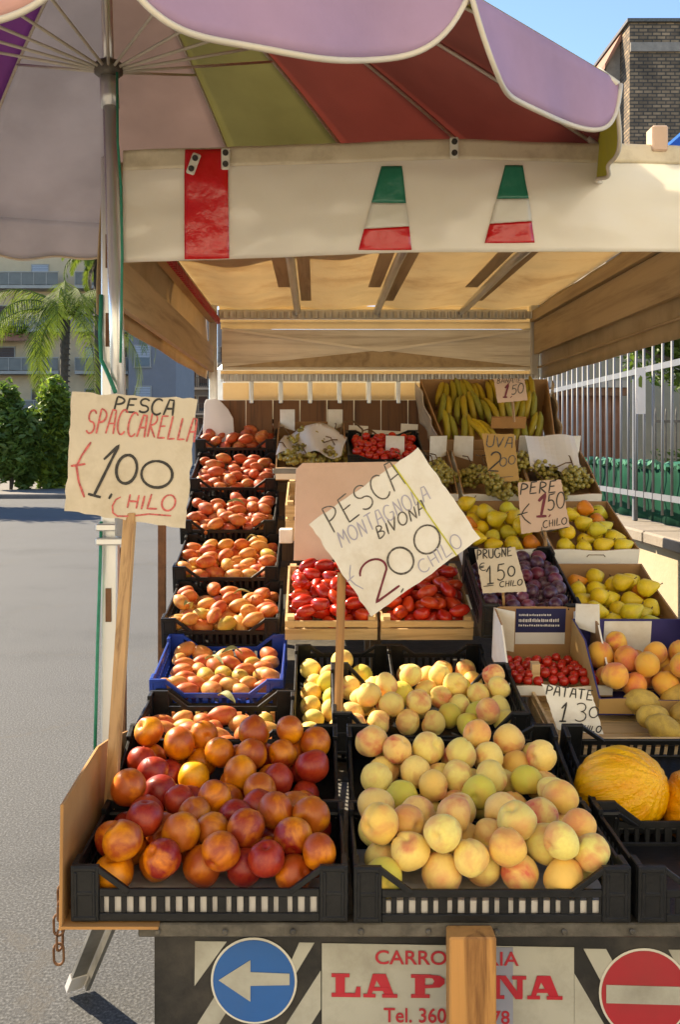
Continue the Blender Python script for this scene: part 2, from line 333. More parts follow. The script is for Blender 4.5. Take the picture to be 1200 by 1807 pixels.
def palm(px, Y, crown_y, label, seed, nf=22, L=3.4, trunk_r=.17, dry=4):
    rng = random.Random(seed); c = P(px, crown_y, Y)
    t = thing('palm_tree', label, 'palm tree', (c.x, Y, .14), group='palm trees before the apartment block')
    h = c.z-.14
    tr = MB(); tr.tube([(0, 0, -.2), (.05, 0, h*.3), (-.04, 0, h*.6), (0, 0, h*.97)], [trunk_r*1.25, trunk_r, trunk_r*.95, trunk_r*1.3], 12)
    for k in range(26):
        z = h*(.1+.86*k/26); tr.tube([(0.02, 0, z), (.02, 0, z+.06)], [trunk_r*1.22, trunk_r*1.02], 10)
    tr.build('trunk', M['bark'], t, True)
    for k in range(nf+dry):
        a = 2.399*k+rng.uniform(-.2, .2); isdry = k >= nf
        e0 = rng.uniform(.1, 1.25) if not isdry else -.9; ln = L*rng.uniform(.8, 1.1)*(.7 if isdry else 1)
        mb = MB(); pts = []; p = Vector((0, 0, h)); el = e0; dr = Vector((math.cos(a), math.sin(a), 0)); N = 16
        for i in range(N+1):
            pts.append(p.copy()); p = p+(dr*math.cos(el)+Vector((0, 0, 1))*math.sin(el))*ln/N; el -= (.125 if not isdry else .05)*(1+i*.04)
        mb.tube(pts, [.035*(1-i/(N+2)) for i in range(N+1)], 5)
        side = Vector((-dr.y, dr.x, 0))
        for i in range(2, N*3):
            f = i/3; j = min(int(f), N-1); q = pts[j].lerp(pts[j+1], f-j); tang = (pts[j+1]-pts[j]).normalized()
            ll = .62*math.sin(math.pi*min(1, (f/N)*.85+.12))**.6*L/3.4
            for sg in (-1, 1):
                d = (side*sg*.8+tang*.55+Vector((0, 0, -.35-rng.uniform(0, .5)))).normalized()
                wv = tang*.028
                mb.add([q-wv, q+wv, q+d*ll*.6+wv*.8+Vector((0, 0, -.02)), q+d*ll+Vector((0, 0, -.12*ll)), q+d*ll*.6-wv*.8], [(0, 1, 2, 4), (4, 2, 3)])
        mb.build('dead_frond' if isdry else 'frond', M['dry_frond' if isdry else 'palm_leaf'], t, recalc=False)
palm(114, 40, 556, 'tall feathery palm with slim dark trunk in front of the beige apartment block', 11, 18, 5.6, .17, 0)
palm(172, 46, 452, 'taller palm whose crown shows just left of the metal frame post', 12, 18, 2.6, .16)

def tree(name, loc, h, rad, n, label, seed, size=.16, mt='leaf'):
    rng = random.Random(seed); t = thing(name, label, 'tree', loc)
    leaf_cloud(rad, n, size, rng, (0, 0, h), .35, 2, 16).build('crown', [M[mt], M['leaf_dark']], t, recalc=False)
    tr = MB(); tr.tube([(0, 0, -.1), (.06, .02, h*.4), (-.05, 0, h*.75), (0, 0, h)], [.16, .13, .1, .05], 10)
    for k in range(6):
        a = k*1.05; z = h*(.5+.06*k); tr.tube([(0, 0, z), (rad[0]*.35*math.cos(a), rad[1]*.35*math.sin(a), z+rad[2]*.4), (rad[0]*.7*math.cos(a), rad[1]*.7*math.sin(a), z+rad[2]*.7)], [.07, .045, .015], 7)
    tr.build('trunk', M['bark'], t, True)
tree('street_tree', (-12.6, 27.5, 0), 5.2, (2.9, 2.6, 2.2), 7000, 'leafy street tree left of the frame whose shade lies across the road', 21)
tree('garden_tree', (6.4, 14.6, .05), 3.55, (2.5, 1.6, 1.05), 9000, 'dense green tree over the pale yard wall behind the railing at the right edge', 22, .1, 'leaf_dark')

# apartment block far left
def facade(t, x0, x1, Y, z1, wallm, d=9, nm='wall'):
    mb = MB(); mb.b2((x0, Y, 0), (x1, Y+d, z1)); return mb.build(nm, M[wallm], t)
def window(t, cx, cz, w, h, Y, shut='shutter', open_=.0):
    fr = MB()
    for a, b in (((cx-w/2-.08, Y-.06, cz-h/2-.08), (cx-w/2, Y-.002, cz+h/2+.08)), ((cx+w/2, Y-.06, cz-h/2-.08), (cx+w/2+.08, Y-.002, cz+h/2+.08)), ((cx-w/2, Y-.055, cz+h/2), (cx+w/2, Y-.002, cz+h/2+.08)), ((cx-w/2-.12, Y-.14, cz-h/2-.14), (cx+w/2+.12, Y-.003, cz-h/2-.083))): fr.b2(a, b)
    f = fr.build('window', M['slab'], t)
    p = MB(); p.b2((cx-w/2, Y-.02, cz-h/2), (cx+w/2, Y-.004, cz+h/2)); p.build('pane', M['pane'], f)
    p = MB(); nb = int(h/.11); z0 = cz-h/2+h*open_
    for k in range(nb):
        z = cz-h/2+(k+.5)*h/nb
        if z > z0: p.box((cx, Y-.035, z), (w-.02, .02, h/nb*.8), Matrix.Rotation(.35, 3, 'X'))
    p.build('shutter', M[shut], f)
ab = thing('apartment_block', 'beige apartment block with long balconies and brown shutters beyond the palms', 'building', (0, 0, 0))
YB = 70; kx = YB/F
X = lambda px: (px-CX)*kx
facade(ab, X(-420), X(232), YB, 24.5, 'beige_wall')
mb = MB(); mb.b2((X(-430), YB-1.0, 17.3), (X(236), YB-.003, 17.62)); mb.build('cornice', M['slab'], ab)
for i, py in enumerate((480, 555, 628, 702)):
    zc = CAMZ+(785-py)*kx
    for px, w_ in ((-62, 1.2), (8, 1.35), (70, 1.15), (165, 1.2), (212, 1.0)):
        if py == 480 and px in (8,): continue
        window(ab, X(px), zc-.15, w_, 1.5 if py > 480 or px != 70 else 1.3, YB, 'shutter_white' if (py == 480 and px == 70) or (py == 628 and px == 165) else 'shutter', .0 if (i+int(px)) % 3 else .35)
    for a, b in ((-430, 112), (140, 232)):
        mb = MB(); mb.b2((X(a), YB-1.5, zc-1.42), (X(b), YB-.004, zc-1.2)); f = mb.build('balcony', M['slab'], ab)
        mb = MB(); mb.b2((X(a)+.05, YB-1.46, zc-1.15), (X(b)-.05, YB-1.42, zc-.3)); mb.build('balcony_panel', M['rail_glass'], f)
        mb = MB(); mb.b2((X(a), YB-1.5, zc-.28), (X(b), YB-1.4, zc-.22))
        for k in range(int((b-a)/22)+1):
            x = X(a)+(X(b)-X(a))*k/(int((b-a)/22)+1); mb.b2((x, YB-1.49, zc-1.19), (x+.05, YB-1.465, zc-.283))
        mb.build('balcony_rail', M['slab'], f)
mb = MB(); mb.b2((X(-200), YB-1.62, CAMZ+(785-592)*kx-.55), (X(60), YB-1.48, CAMZ+(785-592)*kx))
pl = mb.build('balcony_planter', M['terracotta'], ab)
rr = random.Random(8); cl = MB()
for k in range(1500):
    p = Vector((rr.uniform(X(-200), X(60)), YB-1.55+rr.gauss(0, .15), CAMZ+(785-585)*kx+rr.gauss(0, .22)-.1)); q = Euler((rr.uniform(-1, 1), rr.uniform(-1, 1), rr.uniform(0, 6))).to_matrix()
    cl.add([q @ Vector(v)*.17+p for v in ((0, -1, 0), (.5, 0, .1), (0, 1, 0), (-.5, 0, .1))], [(0, 1, 2), (0, 2, 3)])
cl.build('planter_foliage', M['leaf'], pl, recalc=False)
mb = MB(); mb.b2((X(-420), YB-.5, 0), (X(232), YB-.006, 2.1)); mb.build('plinth', M['terracotta'], ab)
gb = thing('apartment_wing', 'plain grey blue building side with two small windows right of the pole', 'building', (0, 0, 0))
YG = 66; kx = YG/F
facade(gb, X(226), X(310), YG, 17.5, 'grey_wall', 10)
for px, py in ((251, 628), (252, 700), (251, 556)): window(gb, X(px), CAMZ+(785-py)*kx, 1.0, 1.35, YG, 'shutter_white', .4)
mb = MB(); mb.b2((X(224), YG-.3, 17.5), (X(313), YG+10, 17.8)); mb.build('roof', M['slab'], gb)
db = thing('far_building', 'dim distant building with dark balconies between grey wing and stall', 'building', (0, 0, 0))
YD = 88; kx = YD/F
facade(db, X(300), X(470), YD, 14, 'grey_wall', 10)
for i, py in enumerate((625, 668, 712, 750)):
    zc = CAMZ+(785-py)*kx
    for px in (318, 338, 358, 376, 396, 420): window(db, X(px), zc, .8, 1.3, YD, 'shutter', .2)
    mb = MB(); mb.b2((X(302), YD-1.5, zc-1.1), (X(440), YD-.004, zc-.9)); f = mb.build('balcony', M['slab'], db)
    mb = MB(); mb.b2((X(302), YD-1.5, zc-.06), (X(440), YD-1.42, zc))
    for k in range(40): x = X(302)+(X(440)-X(302))*k/40; mb.b2((x, YD-1.48, zc-.897), (x+.05, YD-1.44, zc-.063))
    mb.build('balcony_rail', M['dark_steel'], f)

# right side: low wall, railing, sheet, yard
wl = thing('low_wall', 'low cream rendered wall with a grey coping right of the stall', 'wall', (0, 0, 0))
mb = MB(); mb.b2((2.12, 3.2, 0), (2.45, 16, 1.03)); mb.build('wall_face', M['render'], wl)
mb = MB()
for k in range(9): mb.b2((2.05, 3.2+1.42*k, 1.032), (2.52, 3.2+1.42*k+1.41, 1.11))
mb.build('coping', M['concrete'], wl, bevel=.012)
fe = thing('railing_fence', 'grey metal railing with tall upright bars standing on the low wall', 'fence', (0, 0, 0))
XF = 2.24
ys = [4.2+.168*k for k in range(58)]
me = MB().tube([(0, 0, 0), (0, 0, 1.12)], .009, 8).mesh('bar', M['fence'], True)
for y in ys:
    o = link('bar', me, fe, (XF, y, 1.2+rg.uniform(-.006, .006))); o.rotation_euler = (rg.uniform(-.004, .004), rg.uniform(-.004, .004), 0)
for z, nm in ((1.31, 'bottom_rail'), (2.16, 'top_rail')):
    mb = MB(); mb.b2((XF-.006, 4.0, z-.02), (XF+.006, 14.2, z+.02)); mb.build(nm, M['fence'], fe)
for y in (4.1, 6.85, 9.6, 12.35):
    mb = MB(); mb.b2((XF+.018, y-.018, 1.112), (XF+.05, y+.018, 2.20)); mb.build('fence_post', M['fence'], fe, bevel=.004)
mb = MB(); mb.sheet(lambda u, v: (XF+.13+.010*math.sin(u*190)+.012*math.sin(u*61+2)+.01*math.sin(v*9), 4.0+9.6*u, 1.115+.385*v), 420, 4, (.004, 0, 0))
gs = tag(mb.build('green_screen', M['green_sheet'], None, True), 'dark green pleated plastic screen behind the bottom of the grey railing', 'screen')
mb = MB()
for k in range(260):
    y = 4.0+9.6*k/260; mb.box((XF+.13+rg.uniform(-.02, .02), y, 1.512+rg.uniform(-.012, .014)), (.05, .05, .03), Euler((rg.uniform(-.6, .6), rg.uniform(-.6, .6), 0)).to_matrix())
mb.build('screen_edge', M['green_edge'], gs)
nq = thing('fence_notice', 'narrow white notice with a green mark tied to the grey railing', 'notice', P(1129, 690, 6.45)+Vector((0, -.02, 0)), (0, 0, R(-35)))
mb = MB(); mb.b2((-.028, -.002, -.155), (.034, .002, .155)); mb.build('notice_sheet', M['paper'], nq)
mb = MB(); mb.prism([(-.01, -.0035, .03), (.012, -.0035, .02), (.014, -.0035, .09), (.002, -.0035, .105), (-.012, -.0035, .08)], (0, .001, 0)); mb.build('green_mark', M['leaf'], nq)
sh = thing('yard_shed', 'brown shed with flat pale roof standing behind the railing', 'shed', (0, 0, 0))
YS = 14.5; kx = YS/F
mb = MB()
n = 26
for k in range(n): x0 = X(900)+(X(1096)-X(900))*k/n; mb.b2((x0, YS+(k % 2)*.02, .05), (x0+(X(1096)-X(900))/n-.004, YS+3, 2.48))
mb.build('shed_wall', mat('brown_shed_paint', (.20, .075, .03), .7, .25, 3, dirt=(.2, .17, .15), dirtamt=.5), sh)
mb = MB(); mb.b2((X(890), YS-.25, 2.50), (X(1102), YS+3.2, 2.60)); mb.build('roof', M['slab'], sh)
mb = MB(); mb.b2((X(890), YS-.2, 2.38), (X(1100), YS-.12, 2.497)); mb.build('fascia', M['rust'], sh)
yw = thing('yard_wall', 'pale plastered yard wall mottled with tree shade beyond the railing', 'wall', (0, 0, 0))
mb = MB(); mb.b2((3.4, 18, .05), (16, 18.3, 3.35)); mb.build('wall_face', M['render'], yw)
mb = MB(); mb.b2((3.3, 17.95, 3.352), (16, 18.4, 3.45)); mb.build('coping', M['concrete'], yw)
ir = thing('iron_railing', 'thin dark iron railing with spiked bars before the pale yard wall', 'fence', (0, 0, 0))
mb = MB()
for z in (1.3, 1.95): mb.b2((X(1096), 13.0, z), (X(1096)+5, 13.03, z+.035))
mb.build('rail', M['dark_steel'], ir)
me = MB().tube([(0, 0, .05), (0, 0, 2.05), (0, 0, 2.16)], [.013, .013, .002], 6).mesh('spike_bar', M['dark_steel'], True)
for k in range(36): link('spike_bar', me, ir, (X(1096)+.14*k, 13.015, 0))
tree('climbing_shrub', (5.2, 13.6, .05), 1.15, (.9, .35, .7), 1200, 'straggly climbing shrub on the thin dark railing', 23, .06, 'leaf_dark')
# block building top right
bb = thing('block_building', 'tall unfinished grey block building rising above the umbrella at top right', 'building', (0, 0, 0))
YK = 32; kx = YK/F
mb = MB(); mb.b2((X(1112), YK, 0), (X(1112)+9, YK+8, CAMZ+(785-40)*kx)); mb.build('block_wall', M['block'], bb)
mb = MB(); mb.b2((X(1112)-.1, YK-.1, CAMZ+(785-40)*kx+.003), (X(1112)+9.2, YK+8.2, CAMZ+(785-34)*kx)); mb.build('roof', M['dark_steel'], bb)
mb = MB(); mb.b2((X(1112)+.01, YK-.08, CAMZ+(785-92)*kx), (X(1112)+9, YK-.003, CAMZ+(785-76)*kx)); mb.build('concrete_band', M['concrete'], bb)
mb = MB(); mb.prism([(X(1086), YK+1, 0), (X(1112)-.004, YK+1, 0), (X(1112)-.004, YK+1, CAMZ+(785-46)*kx), (X(1086), YK+1, CAMZ+(785-100)*kx)], (0, 6, 0)); mb.build('side_wall', M['concrete'], bb)
mb = MB(); mb.prism([(X(1081), YK+.8, CAMZ+(785-104)*kx), (X(1112)-.006, YK+.8, CAMZ+(785-52)*kx), (X(1112)-.006, YK+.8, CAMZ+(785-38)*kx), (X(1081), YK+.8, CAMZ+(785-96)*kx)], (0, 6.3, 0)); mb.build('eave', M['terracotta'], bb)

bp = thing('blue_parasol', 'bright blue parasol whose tip shows at the right edge above the canopy', 'parasol', (2.93, 5.6, .05))
mb = MB(); mb.tube([(0, 0, 0), (0, 0, 3.95)], .02, 10); mb.build('pole', M['steel'], bp, True)
mb = MB(); n = 8; rim = [(.97*math.cos(2*math.pi*k/n+.39), .97*math.sin(2*math.pi*k/n+.39), 3.34) for k in range(n)]
mb.add([(0, 0, 3.98)]+rim+[(0, 0, 3.95)]+[(x*.995, y*.995, 3.325) for x, y, z in rim], [(0, 1+k, 1+(k+1) % n) for k in range(n)]+[(n+1, n+2+(k+1) % n, n+2+k) for k in range(n)]+[(1+k, n+2+k, n+2+(k+1) % n, 1+(k+1) % n) for k in range(n)])
mb.build('canopy', mat('bright_blue_canvas', (.03, .22, .62), .7, .1, 4, trans=.4), bp)
# ------------------------------------------------------------------ the truck
tk = thing('market_truck', 'open market truck with cream tarp canopy carrying the fruit display', 'truck', (0, 0, 0))
YV, YK2, XL, XR = 2.45, 4.9, -.545, 1.13
mb = MB(); mb.b2((XL, 2.44, .74), (XR, 4.98, .80)); mb.build('bed_floor', M['dark_steel'], tk)
mb = MB(); mb.b2((-.31, 1.745, .765), (1.34, 2.436, .797)); mb.build('tailgate', M['grey_steel'], tk)
mb = MB(); mb.b2((-.315, 1.705, .778), (1.36, 1.742, .803))
for k in range(14): mb.tube([(-.28+.12*k, 1.704, .79), (-.28+.12*k, 1.698, .79)], .006, 8)
mb.build('tailgate_rail', M['dark_steel'], tk, bevel=.004)
mb = MB(); mb.b2((XL+.08, 2.3, .5), (XL+.2, 7, .735)); mb.b2((XR-.2, 2.3, .5), (XR-.08, 7, .735)); mb.b2((XL+.2, 3.0, .52), (XR-.2, 3.1, .72)); mb.b2((XL+.2, 4.6, .52), (XR-.2, 4.7, .72)); mb.build('chassis', M['rubber'], tk)
for sx in (XL+.16, XR-.16):
    ty = MB(); ty.tube([(sx-.09, 4.1, .28), (sx-.075, 4.1, .28), (sx+.075, 4.1, .28), (sx+.09, 4.1, .28)], [.24, .28, .28, .24], 28); wh = ty.build('wheel', M['rubber'], tk, True)
    rm = MB(); rm.tube([(sx-.096, 4.1, .28), (sx+.096, 4.1, .28)], .15, 20); rm.build('rim', M['grey_steel'], wh)
mb = MB(); mb.b2((XL+.02, 5.06, .45), (XR-.02, 6.5, 2.1)); mb.build('cab', M['vinyl_white'], tk, bevel=.05)
# support leg at the left corner
a, b = Vector((-.40, 2.40, .80)), P(130, 1752, 2.9); b.z = .02
mb = MB(); mb.bar(a, b, .045, .012); mb.bar(a+Vector((.03, .02, 0)), b+Vector((.03, .02, 0)), .012, .05)
lg = mb.build('support_leg', M['grey_steel'], tk)
mb = MB(); d = (b-a).normalized(); mb.bar(b-d*.07, b+d*.005, .05, .02); mb.build('leg_foot', M['paper'], lg)
# frame posts
def post(name, x, y, z0, z1, mt='steel', w=.042):
    mb = MB(); mb.b2((x-w/2, y-.018, z0), (x+w/2, y+.018, z1)); return mb.build(name, M[mt], tk, bevel=.004)
pp = post('frame_post', XL+.018, 2.47, .80, 2.385)
mb = MB()
for z in (1.2, 1.55, 1.9, 2.1): mb.b2((XL+.010, 2.447, z), (XL+.024, 2.4515, z+.085))
mb.build('post_slot', M['rust'], pp)
post('frame_post', XL+.02, 4.93, .80, 2.37); post('frame_post', XR-.01, 4.93, .80, 2.37); post('frame_post', XR+.02, 2.47, .80, 2.385)
for x, y, z in ((XL+.032, 2.53, 1.38), (-.575, 3.6, 1.36)):
    mb = MB(); mb.b2((x-.014, y-.01, .802), (x+.014, y+.01, z)); mb.build('stake', M['rust'], tk)
# canopy rails
for x in (XL+.02, XR-.015): mb = MB(); mb.b2((x-.02, 2.49, 2.275), (x+.02, 4.91, 2.325)); mb.build('canopy_side_rail', M['beam_wood'], tk)
mb = MB(); mb.b2((XL+.05, 4.905, 2.29), (XR-.05, 4.935, 2.34))
mb.build('canopy_back_rail', M['steel'], tk, bevel=.004)
mb = MB(); mb.b2((XL+.05, 2.5, 2.31), (XR, 2.53, 2.35)); mb.build('canopy_front_rail', M['steel'], tk)
for x0, x1 in ((-.10, -.092), (.318, .31), (.757, .744)):
    mb = MB(); mb.tube([(x0, 2.52, 2.335), ((x0+x1)/2, 3.7, 2.348), (x1, 4.9, 2.325)], .018, 10); bw = mb.build('roof_bow', M['steel'], tk, True)
    for s, wd, k0, k1 in ((-1, .055, 2.55, 4.3), (1, .05, 2.9, 4.7)):
        mb = MB(); mb.b2((x1+s*.02, k0, 2.353), (x1+s*(.02+wd), k1, 2.356)); mb.build('bow_shade_strip', M['beam_wood'], bw)  # dark strips standing in for the shade on the tarp beside each bow
# roof tarp with sag between the bows
def roof_pt(u, v):
    x = XL-.006+(XR-XL+.026)*u; y = 2.5+2.455*v
    return (x, y, 2.372+.012*math.cos(u*math.pi*8)+.006*mnoise.noise(Vector((x*5, y*3, 0)))-.02*v)
mb = MB(); mb.sheet(roof_pt, 60, 40, (0, 0, .003)); mb.build('roof_tarp', M['roof'], tk, True)
def side(x, sgn, nm):
    def fn(u, v):
        y = 2.49+2.44*u; z = 1.988+.377*v+.0025*math.sin(u*19)*(1-v)
        return (x+sgn*.012*mnoise.noise(Vector((y*3, z*5, sgn)))+sgn*.012*(1-v), y, z)
    mb = MB(); mb.sheet(fn, 60, 10, (sgn*.003, 0, 0)); o = mb.build(nm, M['side'], tk, True)
    mb = MB(); mb.tube([(x-sgn*.006, 2.5+2.42*k/20, 2.045) for k in range(21)], .006, 6); mb.build('seam', M['beam_wood'], o)
    return o
sl_ = side(XL-.004, -1, 'side_tarp'); side(XR+.012, 1, 'side_tarp')
mb = MB(); mb.b2((XL+.006, 2.52, 2.02), (XL+.026, 4.9, 2.15)); mb.build('canopy_board', M['beam_wood'], tk)
mb = MB(); mb.b2((XR-.018, 2.52, 2.11), (XR+.002, 4.9, 2.27)); mb.build('canopy_board', M['beam_wood'], tk)
mb = MB()
for k in range(60): y = 2.52+2.38*k/60; mb.b2((XL+.044, y, 2.262), (XL+.060, y+.022, 2.29))
mb.build('red_lacing', M['piping'], tk)
# back wall of the canopy
def zb(py): return CAMZ-(py-CY)/F*YK2
def back(name, px0, px1, py0, py1, mt, dy=0, th=.012):
    a, b = P(px0, py1, YK2), P(px1, py0, YK2); mb = MB(); mb.b2((a.x, YK2+dy, a.z), (b.x, YK2+dy+th, b.z)); return mb.build(name, M[mt], tk)
back('back_strip', 388, 950, 566, 579, 'cream', .035)
back('back_strip', 384, 954, 538, 565, 'cream', .05)
back('back_panel', 390, 946, 580, 652, 'panel_wood', .03)
pts = [P(392, 648, YK2+.026), P(670, 618, YK2+.026), P(946, 648, YK2+.026)]
mb = MB(); mb.prism(pts, (0, .003, 0)); mb.build('panel_shade_triangle', M['beam_wood'], tk)  # thin dark triangle painting a shadow shape onto the back panel
mb = MB(); mb.bar(P(392, 580, YK2+.022), P(672, 619, YK2+.022), .004, .012); mb.bar(P(944, 580, YK2+.022), P(672, 619, YK2+.022), .004, .012); mb.build('panel_batten', M['panel_wood'], tk)
back('back_strip', 388, 950, 653, 659, 'cream', .035)
for py0, py1, nm in ((660, 673, 'ribbed_rail'), (549, 562, 'ribbed_rail')):
    mb = MB(); n = 46
    for k in range(n):
        px = 390+556*(k+.5)/n; a, b = P(px-4, py1, YK2-.03), P(px+3.2, py0, YK2-.03); mb.box((a+b)/2, (b.x-a.x, .014, b.z-a.z), Matrix.Rotation(.5, 3, 'Z'))
    a, b = P(389, py1, YK2-.015), P(948, py0, YK2-.015); mb.b2((a.x, YK2-.015, a.z), (b.x, YK2-.005, b.z)); mb.build(nm, M['steel'], tk, bevel=.002)
for k in range(11):
    px = 390+52*k; a, b = P(px+2, 705, YK2), P(px+48, 675, YK2); mb = MB(); mb.b2((a.x, YK2+.03, a.z), (b.x, YK2+.04, b.z)); mb.build('back_slat', M['cream'], tk)
for k in range(10): mb = MB(); a, b = P(440+52*k, 712, YK2), P(447+52*k, 672, YK2); mb.b2((a.x, YK2+.0, a.z), (b.x, YK2+.012, b.z)); mb.build('slat_clip', M['steel'], tk, bevel=.003)
for k in range(12):
    px = 386+48*k; a, b = P(px, 1050, YK2), P(px+46, 706, YK2); mb = MB(); mb.b2((a.x, YK2+.02-.006*(k % 2), max(a.z, .81)), (b.x, YK2+.04, b.z)); mb.build('back_plank', M['plank_wood'], tk)
# valance across the front
def zval(px, top):
    if top: return CAMZ-((270-(px-220)*.035 if px < 800 else 250+(px-800)*.03)-CY)/F*YV
    return CAMZ-((465-(px-222)*.036 if px < 700 else 447.8-(px-700)*.004)-CY)/F*YV
def val_pt(u, v):
    px = 219+(1345-219)*u; zt, z0 = zval(px, True), zval(px, False); x = (px-CX)/F*YV
    z = z0+(zt-z0)*v
    y = 2.435+.016*mnoise.noise(Vector((x*3.2+z*2, z*5, .3)))*(1-v*.6)+.006*abs(mnoise.noise(Vector((x*6-z*5, z*9, 4))))+.005*mnoise.noise(Vector((x*11, z*17, 1.3)))-.012*math.sin(math.pi*v)
    return Vector((x, y, z))
def val_at(px, py):
    zt, z0 = zval(px, True), zval(px, False); z = CAMZ-(py-CY)/F*YV; return val_pt((px-219)/1126, (z-z0)/(zt-z0))
mb = MB(); mb.sheet(val_pt, 140, 24, (0, .003, 0)); va = mb.build('canopy_valance', M['vinyl'], tk, True)
mb = MB(); mb.sheet(lambda u, v: val_pt(u, .82+.185*v)+Vector((0, -.0035, 0)), 140, 5, (0, .002, 0)); mb.build('valance_seam', M['vinyl_strip'], va, True)
def patch(quad, mt, nm, off=.004, nu=8, nv=10):
    tl, tr, br, bl = quad
    def fn(u, v):
        a = Vector(tl).lerp(Vector(tr), u); b = Vector(bl).lerp(Vector(br), u); p = b.lerp(a, v); q = val_at(p.x, p.y)
        return q+Vector((0, -off-.002*mnoise.noise(Vector((p.x*.09, p.y*.07, 2))), 0))
    mb = MB(); mb.sheet(fn, nu, nv, (0, .0015, 0)); mb.build(nm, M[mt], va, True)
patch(((328, 268, 0), (404, 266, 0), (405, 458, 0), (327, 460, 0)), 'vinyl_red', 'red_band', .006, 10, 20)
for (tx0, tx1, ty, bx0, bx1, by) in ((672, 708, 298, 632, 725, 444), (888, 919, 297, 853, 940, 432)):
    L = lambda f: (tx0+(bx0-tx0)*f, ty+(by-ty)*f, 0); Rr = lambda f: (tx1+(bx1-tx1)*f, ty+(by-ty)*f, 0)
    patch((L(0), Rr(0), Rr(.44), L(.44)), 'vinyl_green', 'green_flag_patch'); patch((L(.445), Rr(.445), Rr(.72), L(.75)), 'vinyl_white', 'white_flag_patch'); patch((L(.755), Rr(.725), Rr(1), L(1)), 'vinyl_red', 'red_flag_patch')
def buckle(px, py, ang):
    c = val_at(px, py)+Vector((0, -.012, 0)); rot = Matrix.Rotation(ang, 3, 'Y')
    mb = MB(); mb.box(c, (.022, .006, .055), rot); b = mb.build('buckle', M['vinyl_white'], va, bevel=.004)
    mb = MB()
    for s in (-1, 1): q = c+rot @ Vector((0, -.0035, s*.014)); mb.tube([q, q+Vector((0, -.004, 0))], .0075, 12)
    mb.build('buckle_stud', M['ink'], b)
buckle(344, 296, .35); buckle(400, 287, 0); buckle(799, 267, 0)
mb = MB(); a = P(1147, 262, 2.5); mb.b2((a.x-.02, 2.42, a.z-.03), (a.x+.02, 2.47, a.z+.035)); mb.build('corner_bracket', M['card_pinkbrown'], tk, bevel=.004)
# tail board with painted signs
YT = 1.765
bd = None
def tp(px, py, off=0): return P(px, py+(px-568)*.012, YT)+Vector((0, -off, 0))
mb = MB(); mb.b2((P(272, 0, YT).x, YT, .30), (1.36, YT+.012, .776)); bd = mb.build('tail_board', M['board_black'], tk)
def poly(pts, mt, nm, off, par=None, th=.001, slope=True):
    mb = MB(); mb.prism([(tp(*p, off) if slope else P(p[0], p[1], YT)+Vector((0, -off, 0))) for p in pts], (0, th, 0)); return mb.build(nm, M[mt], par or bd)
for q in ([(344, 1663), (400, 1663), (343, 1742)], [(346, 1812), (410, 1710), (410, 1770), (384, 1812)], [(502, 1722), (528, 1663), (555, 1663), (510, 1738)], [(502, 1812), (566, 1712), (566, 1780), (546, 1812)], [(1030, 1668), (1070, 1668), (1120, 1760), (1090, 1780)], [(1014, 1712), (1075, 1815), (1014, 1815)], [(1180, 1668), (1240, 1668), (1280, 1740), (1230, 1760)]):
    poly(q, 'board_plate', 'white_stripe', .0015)
def disc(cx, cy, r, mt, nm, off, par=None):
    return poly([(cx+r*math.cos(2*math.pi*k/56), cy-(cx-568)*.012+r*math.sin(2*math.pi*k/56)) for k in range(56)], mt, nm, off, par)
sb = disc(448, 1729, 76, 'vinyl_white', 'arrow_sign', .003); disc(448, 1729, 72, 'sign_blue', 'sign_face', .0045, sb)
poly([(386, 1729), (442, 1693), (442, 1714), (511, 1716), (511, 1736), (442, 1738), (442, 1766)], 'board_plate', 'arrow', .006, sb)
sr = disc(1137, 1752, 80, 'vinyl_white', 'no_entry_sign', .003); disc(1137, 1752, 76, 'sign_red', 'sign_face', .0045, sr)
poly([(1069, 1729), (1203, 1731), (1203, 1763), (1069, 1761)], 'board_plate', 'white_bar', .006, sr)
plate = poly([(568, 1663), (1013, 1665), (1013, 1830), (568, 1830)], 'board_plate', 'name_plate', .003)
poly([(874, 1666), (905, 1666), (905, 1830), (874, 1830)], 'tape_grey', 'grey_strip', .0042, plate)
def font_text(body, px, py, hpx, mt, nm, wpx=None, off=.005, bold=.0):
    c = bpy.data.curves.new('lettering', 'FONT'); c.body = body; c.size = 1; c.offset = bold; c.resolution_u = 4; c.extrude = .004
    o = bpy.data.objects.new('lettering', c); COL.objects.link(o); bpy.context.view_layer.update()
    me = bpy.data.meshes.new_from_object(o.evaluated_get(bpy.context.evaluated_depsgraph_get())); bpy.data.objects.remove(o)
    xs = [v.co.x for v in me.vertices]; ys = [v.co.y for v in me.vertices]; s = hpx/(max(ys)-min(ys)); sx = wpx/(max(xs)-min(xs)) if wpx else s; x0 = min(xs); y0 = min(ys)
    for v in me.vertices:
        q = tp(px+(v.co.x-x0)*sx, py-(v.co.y-y0)*s, off); v.co = q+Vector((0, -v.co.z*.05, 0))
    me.materials.clear(); me.materials.append(M[mt]); me.name = nm; return link(nm, me, plate)
font_text('CARROZZERIA', 662, 1698, 25, 'letter_red', 'lettering', 253, bold=.012)
font_text('Tel. 360', 677, 1800, 26, 'letter_red', 'lettering', 110, bold=.012); font_text('78', 868, 1801, 24, 'letter_red', 'lettering', 31, bold=.012)
